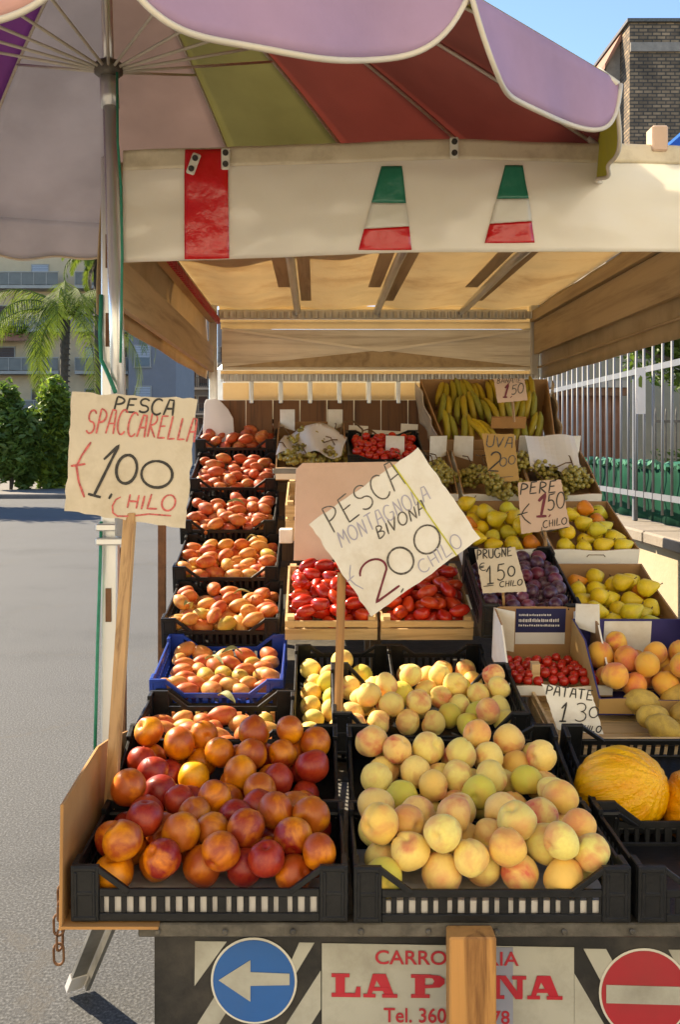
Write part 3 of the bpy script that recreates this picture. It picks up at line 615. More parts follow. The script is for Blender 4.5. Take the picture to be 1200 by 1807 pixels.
def slab(ch, x, y, wd, h):
    g = {'L': [[(.0, 1), (.62, 1), (.62, .84), (.0, .84)], [(.14, .9), (.46, .9), (.46, .1), (.14, .1)], [(0, 0), (1, 0), (1, .17), (0, .17)], [(.8, .1), (1, .1), (1, .45), (.86, .45)]],
         'A': [[(.28, 1), (.66, 1), (.9, .1), (.64, .1)], [(.28, 1), (.44, .94), (.24, .1), (.1, .1)], [(.2, .28), (.78, .28), (.74, .44), (.22, .44)], [(0, 0), (.36, 0), (.36, .15), (0, .15)], [(.55, 0), (1, 0), (1, .15), (.55, .15)]],
         'P': [[(0, 1), (.6, 1), (.6, .85), (0, .85)], [(.12, .9), (.42, .9), (.42, .1), (.12, .1)], [(0, 0), (.56, 0), (.56, .15), (0, .15)], [(.55, 1), (.86, .96), (1, .82), (1, .62), (.86, .46), (.4, .42), (.4, .55), (.64, .58), (.7, .72), (.64, .85), (.55, .86)]],
         'I': [[(.05, 1), (.95, 1), (.95, .85), (.05, .85)], [(.28, .9), (.72, .9), (.72, .1), (.28, .1)], [(.05, 0), (.95, 0), (.95, .15), (.05, .15)]],
         'N': [[(0, 1), (.3, 1), (.3, .85), (0, .85)], [(.1, .9), (.26, .9), (.26, .1), (.1, .1)], [(0, 0), (.38, 0), (.38, .15), (0, .15)], [(.2, 1), (.42, 1), (.9, 0), (.7, 0)], [(.74, .9), (.9, .9), (.9, .05), (.74, .05)], [(.6, 1), (1, 1), (1, .85), (.6, .85)]]}[ch]
    mb = MB()
    for i, q in enumerate(g): mb.prism([tp(x+a*wd, y-b*h, .005+.0003*i) for a, b in q], (0, .001, 0))
    return mb
for ch, x, wd in (('L', 585, 51), ('A', 641, 60), ('P', 725, 59), ('I', 803, 34), ('N', 866, 62), ('A', 930, 62)):
    slab(ch, x, 1756, wd, 41).build('large_letter', M['letter_red'], plate)

# wooden prop, chain, cord, cardboard
def pz(px, Y): return (px-CX)/F*Y
mb = MB(); mb.b2((pz(790, 1.68), 1.655, 0), (pz(872, 1.68), 1.70, .803)); pr = tag(mb.build('wooden_prop', M['prop_wood'], None, bevel=.003), 'upright orange brown timber plank propping the tailgate in front of the lettered board', 'plank')
ch = thing('chain', 'short rusty chain hanging beside the lower left corner of the display', 'chain', P(110, 1580, 1.9))
for k in range(5):
    c = Vector((-.004*k*(1 if k < 3 else .5), 0, -.029*k)); mb = MB(); pts = []
    for j in range(17):
        a = 2*math.pi*j/16; x, z = .010*math.cos(a), .012*math.sin(a)+(.009 if math.sin(a) > 0 else -.009)
        pts.append(c+(Vector((x, 0, z)) if k % 2 == 0 else Vector((x*.35, x*.93, z))))
    mb.tube(pts, .0028, 6, cap=False); mb.build('chain_link', M['rust'], ch, True)
# ------------------------------------------------------------------ the umbrella
um = thing('market_umbrella', 'large faded umbrella with purple, green and dark red panels over the stall', 'umbrella', (0, 0, 0))
UA = Vector((-.551, 2.493, CAMZ+1.455)); un = Vector((-.004, -.070, 1)).normalized(); UR, URISE, UPH, UN = 1.285, .672, -.472, 14
uu = Vector((0, 1, 0)).cross(un).normalized(); uv = un.cross(uu); UC = UA-un*URISE
def rib_pt(th, s):
    bow = .055*math.sin(math.pi*s)
    return UA.lerp(UC+UR*(math.cos(th)*uu+1.01*math.sin(th)*uv), s)+un*bow
def can_pt(k, s, t):
    a0, a1 = UPH+2*math.pi*k/UN, UPH+2*math.pi*(k+1)/UN
    p = rib_pt(a0, s).lerp(rib_pt(a1, s), t)
    return p-un*(.05*math.sin(math.pi*t)*s*math.sin(math.pi*min(1, s*.85+.15)))*.6
def fab(name, col, tr=.5): return mat(name, col, .85, .10, 3, bump=.3, bscale=7, dirt=[x*.7 for x in col], dirtamt=.3, dscale=2.5, trans=tr)
UM = {'red': fab('dark_red_canvas', (.40, .17, .14), .54), 'green': fab('olive_green_canvas', (.33, .31, .17), .54), 'mauve': fab('pinkish_grey_canvas', (.41, .33, .30), .52),
      'grey': fab('grey_mauve_canvas', (.38, .36, .375), .5), 'purple': fab('purple_canvas', (.24, .10, .27), .45), 'lav': fab('lavender_canvas', (.47, .32, .48), .3), 'pink': fab('salmon_canvas', (.66, .38, .34), .3), 'olive': fab('yellow_olive_canvas', (.42, .38, .05), .4)}
#  k=0 starts at the right rim corner and runs to the far side; negative k towards the camera
pan = {0: ('red', 'olive'), 1: ('red', 'red'), 2: ('red', 'red'), 3: ('green', 'green'), 4: ('mauve', 'mauve'), 5: ('grey', 'grey'), 6: ('purple', 'grey'), 7: ('grey', 'lav'), 8: ('mauve', 'pink'), 9: ('grey', 'lav'), 10: ('purple', 'pink'), 11: ('grey', 'pink'), 12: ('green', 'lav'), 13: ('olive', 'lav')}
pan[1] = ('red', 'red'); pan[0] = ('red', 'olive')
for k in range(UN):
    c_in, c_hem = pan[k]
    mb = MB(); mb.sheet(lambda u, v: can_pt(k, .02+.98*u, v), 14, 10, un*.0015)
    pn = mb.build('canopy_panel', UM[c_in], um, True)
    Lm = .128
    def hem(u, v):
        t = u; p = can_pt(k, 1, t); q = can_pt(k, .985, t); out = (p-q).normalized()
        d = Lm*(1-abs(2*t-1)**(5 if k > 8 or k < 2 else 16))+.006
        return p+out*.012*v-un*d*v+out*(.012*math.sin(t*7+k*2)+.01*math.sin(t*15+k))*v
    mb = MB(); mb.sheet(hem, 40, 6, (can_pt(k, 1, .5)-can_pt(k, .98, .5)).normalized()*.0015); hm = mb.build('scalloped_hem', UM[c_hem], pn, True)
    mb = MB(); mb.tube([hem(i/60, 1) for i in range(61)], .0048, 6); mb.build('hem_piping', M['rib'], pn, True)
    th = UPH+2*math.pi*k/UN
    mb = MB(); mb.tube([rib_pt(th, .03+.95*i/12)-un*.010 for i in range(13)], .0048, 6); rb = mb.build('rib', M['rib'], um, True)
    mb = MB(); mb.tube([rib_pt(th, .98)-un*.004, rib_pt(th, 1.012)-un*.012], .009, 6); mb.build('rib_tip', M['vinyl_white'], rb, True)
    hub = P(191, 122, 2.44); hb = hub+uu*.03*math.cos(th)+uv*.03*math.sin(th)
    mb = MB(); mb.tube([hb, rib_pt(th, .5)-un*.014], .0042, 6); mb.build('stretcher', M['rib'], um, True)
p0 = P(216, 945, 2.40); p1 = UA+un*.06
mb = MB(); mb.tube([p0, p0.lerp(P(193, 165, 2.43), 1)], .0185, 18); mb.build('lower_pole', M['pole'], um, True)
mb = MB(); mb.tube([P(194, 190, 2.43), P(191, 130, 2.44)], .023, 18); mb.build('pole_joint', M['steel'], um, True)
mb = MB(); mb.tube([P(192, 160, 2.435), p1], .0145, 16); mb.build('upper_pole', M['pole'], um, True)
hub = P(191, 122, 2.44); mb = MB(); mb.tube([hub-un*.02, hub-un*.012, hub+un*.012, hub+un*.02], [.026, .036, .036, .026], 20); mb.build('runner', M['dark_steel'], um, True)
mb = MB(); mb.tube([UA-un*.02, UA+un*.03], [.04, .02], 16); mb.build('top_cap', M['vinyl_white'], um, True)
for (py, wd) in ((930, 1), (955, 1)):
    c = P(214, py, 2.42); mb = MB(); mb.box(c+Vector((-.02, .02, 0)), (.085, .075, .018)); mb.build('clamp', M['steel'], um, bevel=.003)
# green cord tied along the pole and the post
mb = MB(); pts = [P(206, 128, 2.40), P(207, 250, 2.39), P(213, 330, 2.385), P(215, 450, 2.375), P(214, 520, 2.372), P(212, 640, 2.36)]
mb.tube(pts, .0036, 6); co = tag(mb.build('rope', M['rope'], None, True), 'green cord running down beside the umbrella pole', 'cord')
mb = MB(); pts = [P(203, 692, 2.36), P(190, 660, 2.40), P(178, 635, 2.43), P(176, 590, 2.44), P(178, 520, 2.445)]; mb.tube(pts, .0055, 6)
tag(mb.build('rope', M['rope'], None, True), 'short thick green cord slanting across the post just above the peach sign', 'cord')
mb = MB(); pts = [P(178, 920, 2.43), P(176, 1000, 2.43), P(172, 1120, 2.43), P(169, 1240, 2.43), P(167, 1322, 2.43)]; mb.tube(pts, .0045, 6)
tag(mb.build('rope', M['rope'], None, True), 'thin green cord hanging below the peach sign along the foot of the metal post', 'cord')

# ------------------------------------------------------------------ crates
_cache = {}
def crate_parts(W, D, H, rim, mt, cw=.05):
    key = (W, D, H, rim, mt)
    if key in _cache: return _cache[key]
    m = M[mt]; L = []
    mb = MB(); mb.b2((-W/2+.003, .003, .002), (W/2-.003, D-.003, .007))
    L.append(('floor_panel', mb.mesh('floor_panel', m)))
    def front(y0, y1, nm):
        mb = MB(); x0, x1 = -W/2+cw, W/2-cw
        mb.b2((x0, y0, .0), (x1, y1, .014)); mb.b2((x0, y0, rim-.014), (x1, y1, rim)); n = max(5, int((x1-x0)/.021))
        for k in range(n+1):
            x = x0+(x1-x0)*k/n; wd = .005 if k % 5 else .008
            mb.b2((max(x0, x-wd), y0+.0015, .0141), (min(x1, x+wd), y1-.0015, rim-.0141))
        L.append((nm, mb.mesh(nm, m, bevel=.0012)))
    front(.002, .009, 'front_panel'); front(D-.009, D-.002, 'back_panel')
    for s in (-1, 1):
        mb = MB(); xa, xb = sorted((s*(W/2-.002), s*(W/2-.009)))
        mb.b2((xa, cw, 0), (xb, D-cw, .014)); mb.b2((xa, cw, H-.026), (xb, D-cw, H-.010)); mb.b2((xa, cw, H*.5-.005), (xb, D-cw, H*.5+.005))
        n = max(4, int((D-2*cw)/.024))
        for k in range(n+1):
            y = cw+(D-2*cw)*k/n; mb.b2((xa+.0012, max(cw, y-.004), .0141), (xb-.0012, min(D-cw, y+.004), H*.5-.0051)); mb.b2((xa+.0012, max(cw, y-.004), H*.5+.0051), (xb-.0012, min(D-cw, y+.004), H-.0261))
        L.append(('side_panel', mb.mesh('side_panel', m, bevel=.0012)))
        for y0, y1 in ((0, cw), (D-cw, D)):
            mb = MB(); xa, xb = sorted((s*W/2, s*(W/2-cw))); f = y0 == 0
            ya, yb = (0, .011) if f else (D-.011, D)
            mb.b2((xa, ya, 0), (xb, yb, H)); xs, xe = sorted((s*W/2, s*(W/2-.011)))
            mb.b2((xs, .0112 if f else y0, 0), (xe, y1 if f else D-.0112, H)); yo = -.0015 if f else D-.0015
            for z in (.0, H*.45, H-.012): mb.b2((xa+.004, yo, z+.002), (xb-.004, yo+.003, z+.010))
            for xx in (xa+.006, xb-.012): mb.b2((xx, yo-.001, .011), (xx+.006, yo+.003, H-.011))
            L.append(('corner_post', mb.mesh('corner_post', m, bevel=.002)))
            mb = MB(); yy = .0055 if f else D-.0055
            mb.bar((s*(W/2-cw+.004), yy, H-.006), (s*(W/2-cw-.052*min(1, W/.4)), yy, rim-.006), .009, .010)
            L.append(('corner_brace', mb.mesh('corner_brace', m, bevel=.001)))
    _cache[key] = L; return L
def crate(label, cx, Y, Z, W, D, pitch, H=.105, rim=.06, mt='black', yaw=0, group='plastic fruit crates', name='fruit_crate'):
    t = thing(name, label, 'crate', (cx, Y, Z), (R(pitch), 0, R(yaw)), group)
    for nm, me in crate_parts(W, D, H, rim, mt): link(nm, me, t)
    return t
def wood_crate(label, cx, Y, Z, W, D, pitch, H=.07, mt='crate_wood', yaw=0, postH=None, group='wooden fruit crates'):
    t = thing('wooden_crate', label, 'crate', (cx, Y, Z), (R(pitch), 0, R(yaw)), group); ph = postH or H+.012
    mb = MB(); 
    for k in range(5): mb.b2((-W/2+.005, D*k/5+.003, .002), (W/2-.005, D*(k+1)/5-.003, .006))
    mb.build('floor_panel', M[mt], t)
    for y0, nm in ((0, 'front_panel'), (D-.006, 'back_panel')):
        mb = MB(); mb.b2((-W/2, y0, .0), (W/2, y0+.006, H*.58)); mb.b2((-W/2, y0, H*.68), (W/2, y0+.006, H))
        for s in (-1, 1):
            for z in (H*.2, H*.42, H*.84): mb.tube([(s*(W/2-.012), y0, z), (s*(W/2-.012), y0-.0012, z)], .0025, 6)
        mb.build(nm, M[mt], t, bevel=.0008)
    for s in (-1, 1):
        xa, xb = sorted((s*W/2, s*(W/2-.007))); mb = MB(); mb.b2((xa, .0065, 0), (xb, D-.0065, H*.6)); mb.b2((xa, .0065, H*.7), (xb, D-.0065, H)); mb.build('side_panel', M[mt], t)
        for y0 in (.0065, D-.0305):
            mb = MB(); xa, xb = sorted((s*(W/2-.0072), s*(W/2-.030))); mb.b2((xa, y0, .006), (xb, y0+.024, ph)); mb.build('corner_post', M[mt], t)
    return t
def two_tone(mb, nm, outer, inner, parent, cen, bevel=0):
    me = mb.mesh(nm, [M[outer], M[inner]], bevel=bevel); c = Vector(cen)
    for p in me.polygons: p.material_index = 0 if p.normal.dot(p.center-c) > 0 and abs(p.normal.z) < .8 else 1
    return link(nm, me, parent)
def card_box(label, cx, Y, Z, W, D, pitch, fh=.06, bh=.12, outer='board_white', inner='card_brown', yaw=0, flaps=0, slot=True, group='cardboard fruit boxes'):
    t = thing('cardboard_box', label, 'box', (cx, Y, Z), (R(pitch), 0, R(yaw)), group); th = .005; cen = (0, D/2, .03)
    mb = MB(); mb.b2((-W/2, 0, 0), (W/2, D, .004)); mb.build('floor_panel', M[inner], t)
    mb = MB(); mb.sheet(lambda u, v: Vector((-W/2+W*u, -.003*math.sin(u*math.pi), .0042+(fh-.004+.003*math.sin(u*9))*v)), 16, 3, (0, th, 0)); fp = two_tone(mb, 'front_panel', outer, inner, t, cen)
    if slot:
        mb = MB(); mb.tube([(-.032, -.0045, fh*.62), (-.026, -.0045, fh*.74), (.026, -.0045, fh*.74), (.032, -.0045, fh*.62)], .0015, 5); mb.build('handle_slot', M['stem'], fp)
    mb = MB(); mb.b2((-W/2, D-th, .0042), (W/2, D, bh)); two_tone(mb, 'back_panel', outer, inner, t, cen)
    for s in (-1, 1):
        xo = s*W/2; mb = MB(); mb.prism([(xo, th+.0005, .0042), (xo, D-th-.0005, .0042), (xo, D-th-.0005, bh), (xo, D*.55, bh*.92), (xo, th+.0005, fh*1.02)], (-s*th, 0, 0)); two_tone(mb, 'side_panel', outer, inner, t, cen)
        if flaps:
            mb = MB(); x0 = s*(W/2-.001); mb.sheet(lambda u, v: Vector((x0-s*(.006+flaps*.85*u), D-.012-.05*u*(1-v*.4), bh-.02+v*(flaps+.015*u)-.006*u)), 5, 4, (0, .004, 0)); mb.build('corner_flap', M['board_white'], t)
    return t

# ------------------------------------------------------------------ fruit meshes (unit radius)
def sphere_mesh(name, fn, m, nu=28, nv=18):
    mb = MB(); vs = []; fs = []
    for j in range(1, nv):
        for i in range(nu): vs.append(fn(math.pi*j/nv, 2*math.pi*i/nu))
    for j in range(nv-2):
        for i in range(nu): fs.append((j*nu+i, (j+1)*nu+i, (j+1)*nu+(i+1) % nu, j*nu+(i+1) % nu))
    a = len(vs); vs.append(fn(0, 0)); vs.append(fn(math.pi, 0))
    for i in range(nu): fs.append((a, i, (i+1) % nu)); fs.append((a+1, (nv-2)*nu+(i+1) % nu, (nv-2)*nu+i))
    mb.add(vs, fs); return mb.mesh(name, M[m], True, 0, False)
def sph(t, p, r=1): return Vector((r*math.sin(t)*math.cos(p), r*math.sin(t)*math.sin(p), r*math.cos(t)))
def peachy(seed, zs=.95, cleft=.09, tip=.04, squash=.03):
    def fn(t, p):
        d = (p+math.pi) % (2*math.pi)-math.pi
        r = 1-.30*math.exp(-(t/.26)**2)-cleft*math.exp(-(d/.16)**2)*max(0, math.sin(t*.92+.15))+.03*math.exp(-(d/.5)**2)*math.sin(t)+tip*math.exp(-((math.pi-t)/.3)**2)
        q = sph(t, p, r); n = squash*mnoise.noise(q*1.1+Vector((seed*7, 0, 0))); q = q*(1+n*2); q.z *= zs; return q
    return fn
M['nectarine'] = fruit('nectarine_skin', (.25, .006, .008), .40, .30, .56, .62, (.55, .12, .015), 0, .5, .04, 60, sss=.06)
M['white_peach'] = fruit('white_peach_skin', (.68, .12, .08), .62, .47, .66, .6, (.74, .46, .11), .12, .3, .06, 40, sss=.08)
M['flat_peach'] = fruit('flat_peach_skin', (.48, .06, .02), .5, .34, .60, .9, (.30, .13, .03), .04, .4, .06, 40, sss=.06)
M['tomato'] = fruit('tomato_skin', (.36, .012, .008), .24, .4, .7, .8, (.5, .07, .02), 0, .5, .04, 8, sss=.06)
M['plum'] = fruit('plum_skin', (.30, .22, .32), .42, .46, .70, 1.5, (.12, .01, .03), .1, .5, .03, 30, sss=.02)
M['pear'] = fruit('pear_skin', (.42, .12, .02), .45, .52, .75, .9, (.25, .16, .02), 0, .4, .05, 40, sss=.05)
M['melon'] = fruit('melon_skin', (.80, .26, .006), .38, .40, .70, 1.0, (.45, .30, .02), 0, .5, .5, 5, (3.5, 3.5, .5), sss=.03)
M['potato'] = fruit('potato_skin', (.30, .18, .05), .6, .4, .7, 2, (.2, .11, .03), 0, .4, .2, 18, sss=.02)
M['banana'] = fruit('banana_skin', (.30, .24, .015), .5, .45, .7, 1.6, (.12, .07, .01), 0, .4, .03, 20, sss=.02)
M['grape'] = mat('green_gold_grape', (.33, .27, .06), .3, .35, 14, trans=.15)
FM = {}
for nm, m_, zs, cl, tip, sq in (('nectarine', 'nectarine', .95, .07, .03, .035), ('white_peach', 'white_peach', .92, .125, .03, .045)):
    FM[nm] = [sphere_mesh(nm, peachy(i*3+1, zs, cl, tip, sq), m_) for i in range(4)]
def flatp(seed):
    def fn(t, p):
        d = (p+math.pi) % (2*math.pi)-math.pi; r = 1-.18*math.exp(-(t/.22)**2)-.09*math.exp(-(d/.16)**2)*math.sin(t)+.16*math.exp(-((math.pi-t)/.35)**2)
        q = sph(t, p, r); q = q*(1+.07*mnoise.noise(q*1.1+Vector((seed*5, 1, 0)))); q.z *= 1.42; q.y *= .94; return q
    return fn
FM['flat_peach'] = [sphere_mesh('flat_peach', flatp(i), 'flat_peach', 24, 16) for i in range(4)]
def tom(seed):
    def fn(t, p):
        q = sph(t, p, 1-.06*math.exp(-(t/.3)**2)); q = q*(1+.13*mnoise.noise(q*1.1+Vector((seed*5, 1, 0)))+.03*math.cos(p*4+seed)*math.sin(t)); q.z *= 1.5+.12*(seed%3); q.x *= 1+.10*math.cos(t); return q
    return fn
FM['tomato'] = [sphere_mesh('tomato', tom(i), 'tomato', 20, 14) for i in range(6)]
FM['plum'] = [sphere_mesh('plum', peachy(i+20, 1.15, .05, .0, .02), 'plum', 20, 12) for i in range(2)]
def cher(t, p): return sph(t, p, 1-.08*math.exp(-(t/.35)**2))
FM['cherry_tomato'] = [sphere_mesh('cherry_tomato', cher, 'tomato', 16, 10)]
def pear(seed):
    def fn(t, p):
        z = math.cos(t); r = math.sin(t)*(.98 if z < 0 else .98-.42*min(1, z*1.15)**1.1); b = 1+.05*mnoise.noise(sph(t, p)*1.2+Vector((seed*4, 0, 0)))
        zz = z*1.0 if z < 0 else z*1.6-.12*math.exp(-(t/.16)**2); return Vector((r*math.cos(p)*b+.12*max(0, z)**2*(1 if seed % 2 else -1), r*math.sin(p)*b, zz*.92))
    return fn
FM['pear'] = [sphere_mesh('pear', pear(i), 'pear', 22, 16) for i in range(3)]
PSTEM = MB().tube([(.11, 0, 1.28), (.15, .02, 1.5), (.24, .06, 1.72)], [.06, .045, .07], 6).mesh('stem', M['stem'], True)
def pot(seed):
    def fn(t, p):
        q = sph(t, p); q = q*(1+.16*mnoise.noise(q*1.0+Vector((seed*5, 2, 0)))+.06*mnoise.noise(q*2.3+Vector((seed, 2, 3)))); q.z *= 1.4; return q
    return fn
FM['potato'] = [sphere_mesh('potato', pot(i), 'potato', 22, 14) for i in range(3)]
def mel(seed):
    def fn(t, p):
        wr = .020*math.sin(p*17+2.2*mnoise.noise(Vector((t*2, seed, p))))*math.sin(t)+.014*mnoise.noise(Vector((math.cos(p)*5, math.sin(p)*5, t*1.3+seed)))
        r = 1+wr+.05*math.exp(-(t/.3)**2); q = sph(t, p, r); q.z *= 1.14; return q
    return fn
FM['melon'] = [sphere_mesh('melon', mel(i), 'melon', 160, 40) for i in range(2)]
def place(kind, loc, r, col, blush, rng, label, cat, group, rot=None, nm=None, long=False, tilt=.5, mw=None):
    me = rng.choice(FM[kind]); o = link(nm or kind, me); o.color = (*col, blush)
    if rot is None:
        if long: e = Euler((R(90)+rng.uniform(-tilt, tilt), rng.uniform(-.4, .4), R(90)+rng.gauss(0, .75)))
        else: e = Euler((rng.uniform(0, 6.28), rng.uniform(0, 6.28), rng.uniform(0, 6.28)))
        q = e.to_matrix()
        if mw is not None: q = mw.to_3x3() @ q
    else: q = rot
    s = r*rng.uniform(.97, 1.03); o.matrix_world = Matrix.Translation(loc) @ q.to_4x4() @ Matrix.Diagonal((s, s, s, 1))
    if kind == 'pear': link('stem', PSTEM, o)
    return tag(o, label, cat, group)
def pack(W, D, floor, r, n, rng, rv=.07, mound=0.0, x0=None, x1=None, cand=230, dome=0, zmax=9):
    """drop round things one after another into the lowest free hollow"""
    S_ = []
    for i in range(n):
        ri = r*(1+rng.uniform(-rv, rv)); best = None
        a, b = (-W/2+ri if x0 is None else x0), (W/2-ri if x1 is None else x1)
        for t in range(cand):
            x = rng.uniform(a, b); y = rng.uniform(ri+.005, D-ri); z = floor+ri+dome*(1-(2*x/W)**2)
            for (X_, Y_, Z_, R_) in S_:
                d2 = (X_-x)**2+(Y_-y)**2; s2 = (R_+ri)**2*.86
                if d2 < s2: z = max(z, Z_+math.sqrt(s2-d2))
            if best is None or z+mound*abs(y-D*.5) < best[3]: best = (x, y, z, z+mound*abs(y-D*.5), ri)
        if best[2] > zmax: break
        S_.append((best[0], best[1], best[2], best[4]))
    return S_
def fill(cr, kind, W, D, floor, r, n, pal, label, cat, group, seed, long=False, **kw):
    """pal: list of (weight, colour, blush, adjective); label has {} for the adjective"""
    rng = random.Random(seed); mw = mtx(cr.location, cr.rotation_euler); ext = kw.pop('squeeze', 1); tilt = kw.pop('tilt', .5); nm = kw.pop('nm', None); out = []
    for (x, y, z, ri) in pack(W, D, floor, r*ext, n, rng, **kw):
        wsum = rng.uniform(0, sum(p[0] for p in pal)); 
        for p in pal:
            wsum -= p[0]
            if wsum <= 0: break
        j = rng.uniform(.88, 1.12); col = [min(1, c*j*rng.uniform(.95, 1.05)) for c in p[1]]
        adj = p[3]; out.append(place(kind, mw @ Vector((x, y, z)), ri/ext, col, p[2]*rng.uniform(.75, 1.1), rng, label.format(adj), cat, f"{adj} {group}".strip(), None, nm, long, tilt, mw))
    return out
NEC = [(5, (.92, .30, .006), 1.0, 'red flushed'), (2, (.92, .36, .008), .8, 'orange'), (.5, (.92, .50, .015), .5, 'yellowish'), (4.5, (.46, .04, .010), 1, 'dark red')]
WPE = [(6, (.86, .69, .20), .6, 'cream yellow'), (3, (.86, .60, .19), 1.0, 'pink flushed'), (1.2, (.68, .60, .09), .3, 'greenish'), (1.3, (.88, .54, .14), .7, 'apricot coloured')]
FLA = [(5, (.66, .23, .05), 1.0, 'rosy'), (3, (.72, .38, .09), .6, 'pale orange'), (1, (.56, .42, .07), .3, 'greenish yellow')]
FLR = [(6, (.50, .14, .05), 1.0, 'rosy'), (3, (.60, .25, .07), .9, 'pale orange')]
TOM = [(4, (.48, .018, .010), .7, ''), (2, (.56, .05, .012), .6, ''), (2, (.34, .012, .010), .8, '')]
PLU = [(4, (.04, .008, .02), .4, 'dark purple'), (2, (.13, .012, .03), .4, 'reddish')]
PEA = [(6, (.72, .52, .025), .25, 'yellow'), (2, (.60, .52, .04), .1, 'green yellow'), (1.3, (.74, .24, .02), .9, 'orange blushed')]

# liner that shows through the slots of a crate
def liner(cr, W, D, h, mt='paper', nm='paper_liner', label='', z=.009, front=True):
    t = tag(link(nm, None, None, cr.location), None, None); COL.objects.unlink(t); bpy.data.objects.remove(t)
    rr = random.Random(label)
    def fn(u, v):
        x = -W/2*.985+W*.97*u
        if v < .2: y, zz = .0115, z+h*(1-v/.2)
        else: y, zz = .0115+(D-.03)*(v-.2)/.8, z+.004*mnoise.noise(Vector((x*20, v*9, 1)))+.002
        return Vector((x, y+.0006*math.sin(x*70), zz))
    mb = MB(); mb.sheet(fn, 24, 15, (0, .0012, .0012)); o = mb.build(nm, M[mt]); o.location = cr.location; o.rotation_euler = cr.rotation_euler
    return tag(o, label, 'paper liner')

# --- front row
A1 = crate('black crate of nectarines at the front left corner of the stall', -.188, 1.70, .808, .49, .295, 2, .10, .058)
liner(A1, .47, .28, .04, label='white paper lining showing through slots of the front left nectarine crate')
fill(A1, 'nectarine', .462, .285, .024, .0352, 110, NEC, '{} nectarine in the front left crate of the stall', 'nectarine', 'nectarines in the front left crate', 101, zmax=.146)
B1 = crate('tilted black crate of nectarines directly behind the front left nectarine crate', -.192, 2.005, .803, .485, .30, 20, .10, .058)
fill(B1, 'nectarine', .455, .285, .026, .0345, 110, NEC, '{} nectarine in the tilted second crate behind the front left crate', 'nectarine', 'nectarines in the tilted left crate', 102, zmax=.122)
A2 = crate('black crate of white peaches at the front centre above the lettered board', .312, 1.70, .806, .49, .295, 2, .10, .058)
fill(A2, 'white_peach', .462, .285, .022, .0358, 110, WPE, '{} white peach in the front centre crate above the lettered board', 'peach', 'white peaches in the front centre crate', 103, zmax=.144)
B2 = crate('tilted black crate of white peaches directly behind the front centre peach crate', .315, 2.005, .803, .485, .30, 20, .10, .058)
fill(B2, 'white_peach', .45, .285, .024, .0345, 90, WPE, '{} white peach in the tilted crate behind the front centre crate', 'peach', 'white peaches in the tilted centre crate', 104, zmax=.120)
A3 = crate('empty black crate at the front right below the yellow melons', .815, 1.70, .806, .49, .295, 2, .10, .058)
B3 = crate('tilted black crate holding yellow melons at the front right', .818, 2.005, .803, .485, .30, 20, .10, .058)
liner(A2, .47, .28, .024, label='white paper lining glimpsed through slots of the front centre peach crate'); pass
rng = random.Random(7)
place('melon', P(1096, 1395, 2.08), .089, (.90, .46, .008), .7, rng, 'large wrinkled yellow melon nearest the centre in the front right crate', 'melon', None, Euler((R(62), R(10), R(35))).to_matrix())
place('melon', P(1246, 1428, 2.06), .091, (.84, .34, .012), .9, rng, 'orange yellow melon cut off by the right edge of the photo', 'melon', None, Euler((R(80), R(0), R(-20))).to_matrix())
# nectarine: pink sheet, cardboard side
t = Matrix.LocRotScale(P(487, 1338, 2.24), Euler((R(24), 0, R(-3))), None)
mb = MB(); mb.sheet(lambda u, v: t @ Vector((-.1+.2*u, .01*math.sin(u*3), -.022+.05*v)), 8, 3, (0, .001, 0)); tag(mb.build('paper_sheet', M['pink_paper']), 'pale pink paper sheet standing at the back of the tilted nectarine crate', 'paper')
x = -.447; Z_ = lambda py, Y: CAMZ-(py-CY)/F*Y
pts = [(x, 1.695, .795), (x+.004, 1.69, Z_(1420, 1.69)), (x, 1.82, Z_(1392, 1.82)+.02), (x-.003, 2.0, Z_(1330, 2.0)+.015), (x-.006, 2.12, Z_(1304, 2.12)), (x-.006, 2.33, Z_(1296, 2.3)), (x-.004, 2.33, .80)]
mb = MB(); mb.prism(pts, (-.006, 0, 0)); cs = tag(mb.build('cardboard_sheet', M['card_orange'], None, bevel=.001), 'brown cardboard sheet standing along the left side of the nectarine crates', 'cardboard')
mb = MB(); mb.b2((x-.004, 1.692, .7985), (x+.17, 2.0, .8035)); mb.build('bottom_flap', M['card_orange'], cs)

# --- centre columns
C = crate('wide black crate of white peaches in the centre where the white sign stands', .292, 2.44, .865, .50, .30, 12, .115, .05)
fill(C, 'white_peach', .468, .285, .028, .033, 60, WPE, '{} white peach in the centre crate at the foot of the white sign', 'peach', 'white peaches in the centre crate', 105, zmax=.104)
D1 = crate('black crate of white peaches under the left tomato crate', .085, 2.585, .795, .30, .50, 14.5, .105, .075)
fill(D1, 'white_peach', .272, .46, .022, .033, 50, WPE[:1]+WPE[2:], '{} white peach in the crate under the left tomato crate', 'peach', 'white peaches under the left tomato crate', 106, zmax=.090)
D2 = crate('black crate of white peaches under the right tomato crate', .375, 2.585, .795, .30, .50, 14.5, .105, .075)
fill(D2, 'white_peach', .272, .46, .022, .033, 50, WPE[1:2]+WPE[3:], '{} white peach in the crate under the right tomato crate', 'peach', 'white peaches under the right tomato crate', 107, zmax=.090)
T1 = wood_crate('pale wooden crate of plum tomatoes left of the white sign stake', .05, 3.10, 1.022, .297, .40, 19, .068)
fill(T1, 'tomato', .275, .37, .02, .021, 66, TOM, 'red plum tomato in the pale wooden crate left of the stake', 'tomato', 'plum tomatoes in the left wooden crate', 108, long=True, squeeze=1.25)
T2 = wood_crate('pale wooden crate of plum tomatoes right of the white sign', .358, 3.10, 1.022, .297, .40, 19, .068)
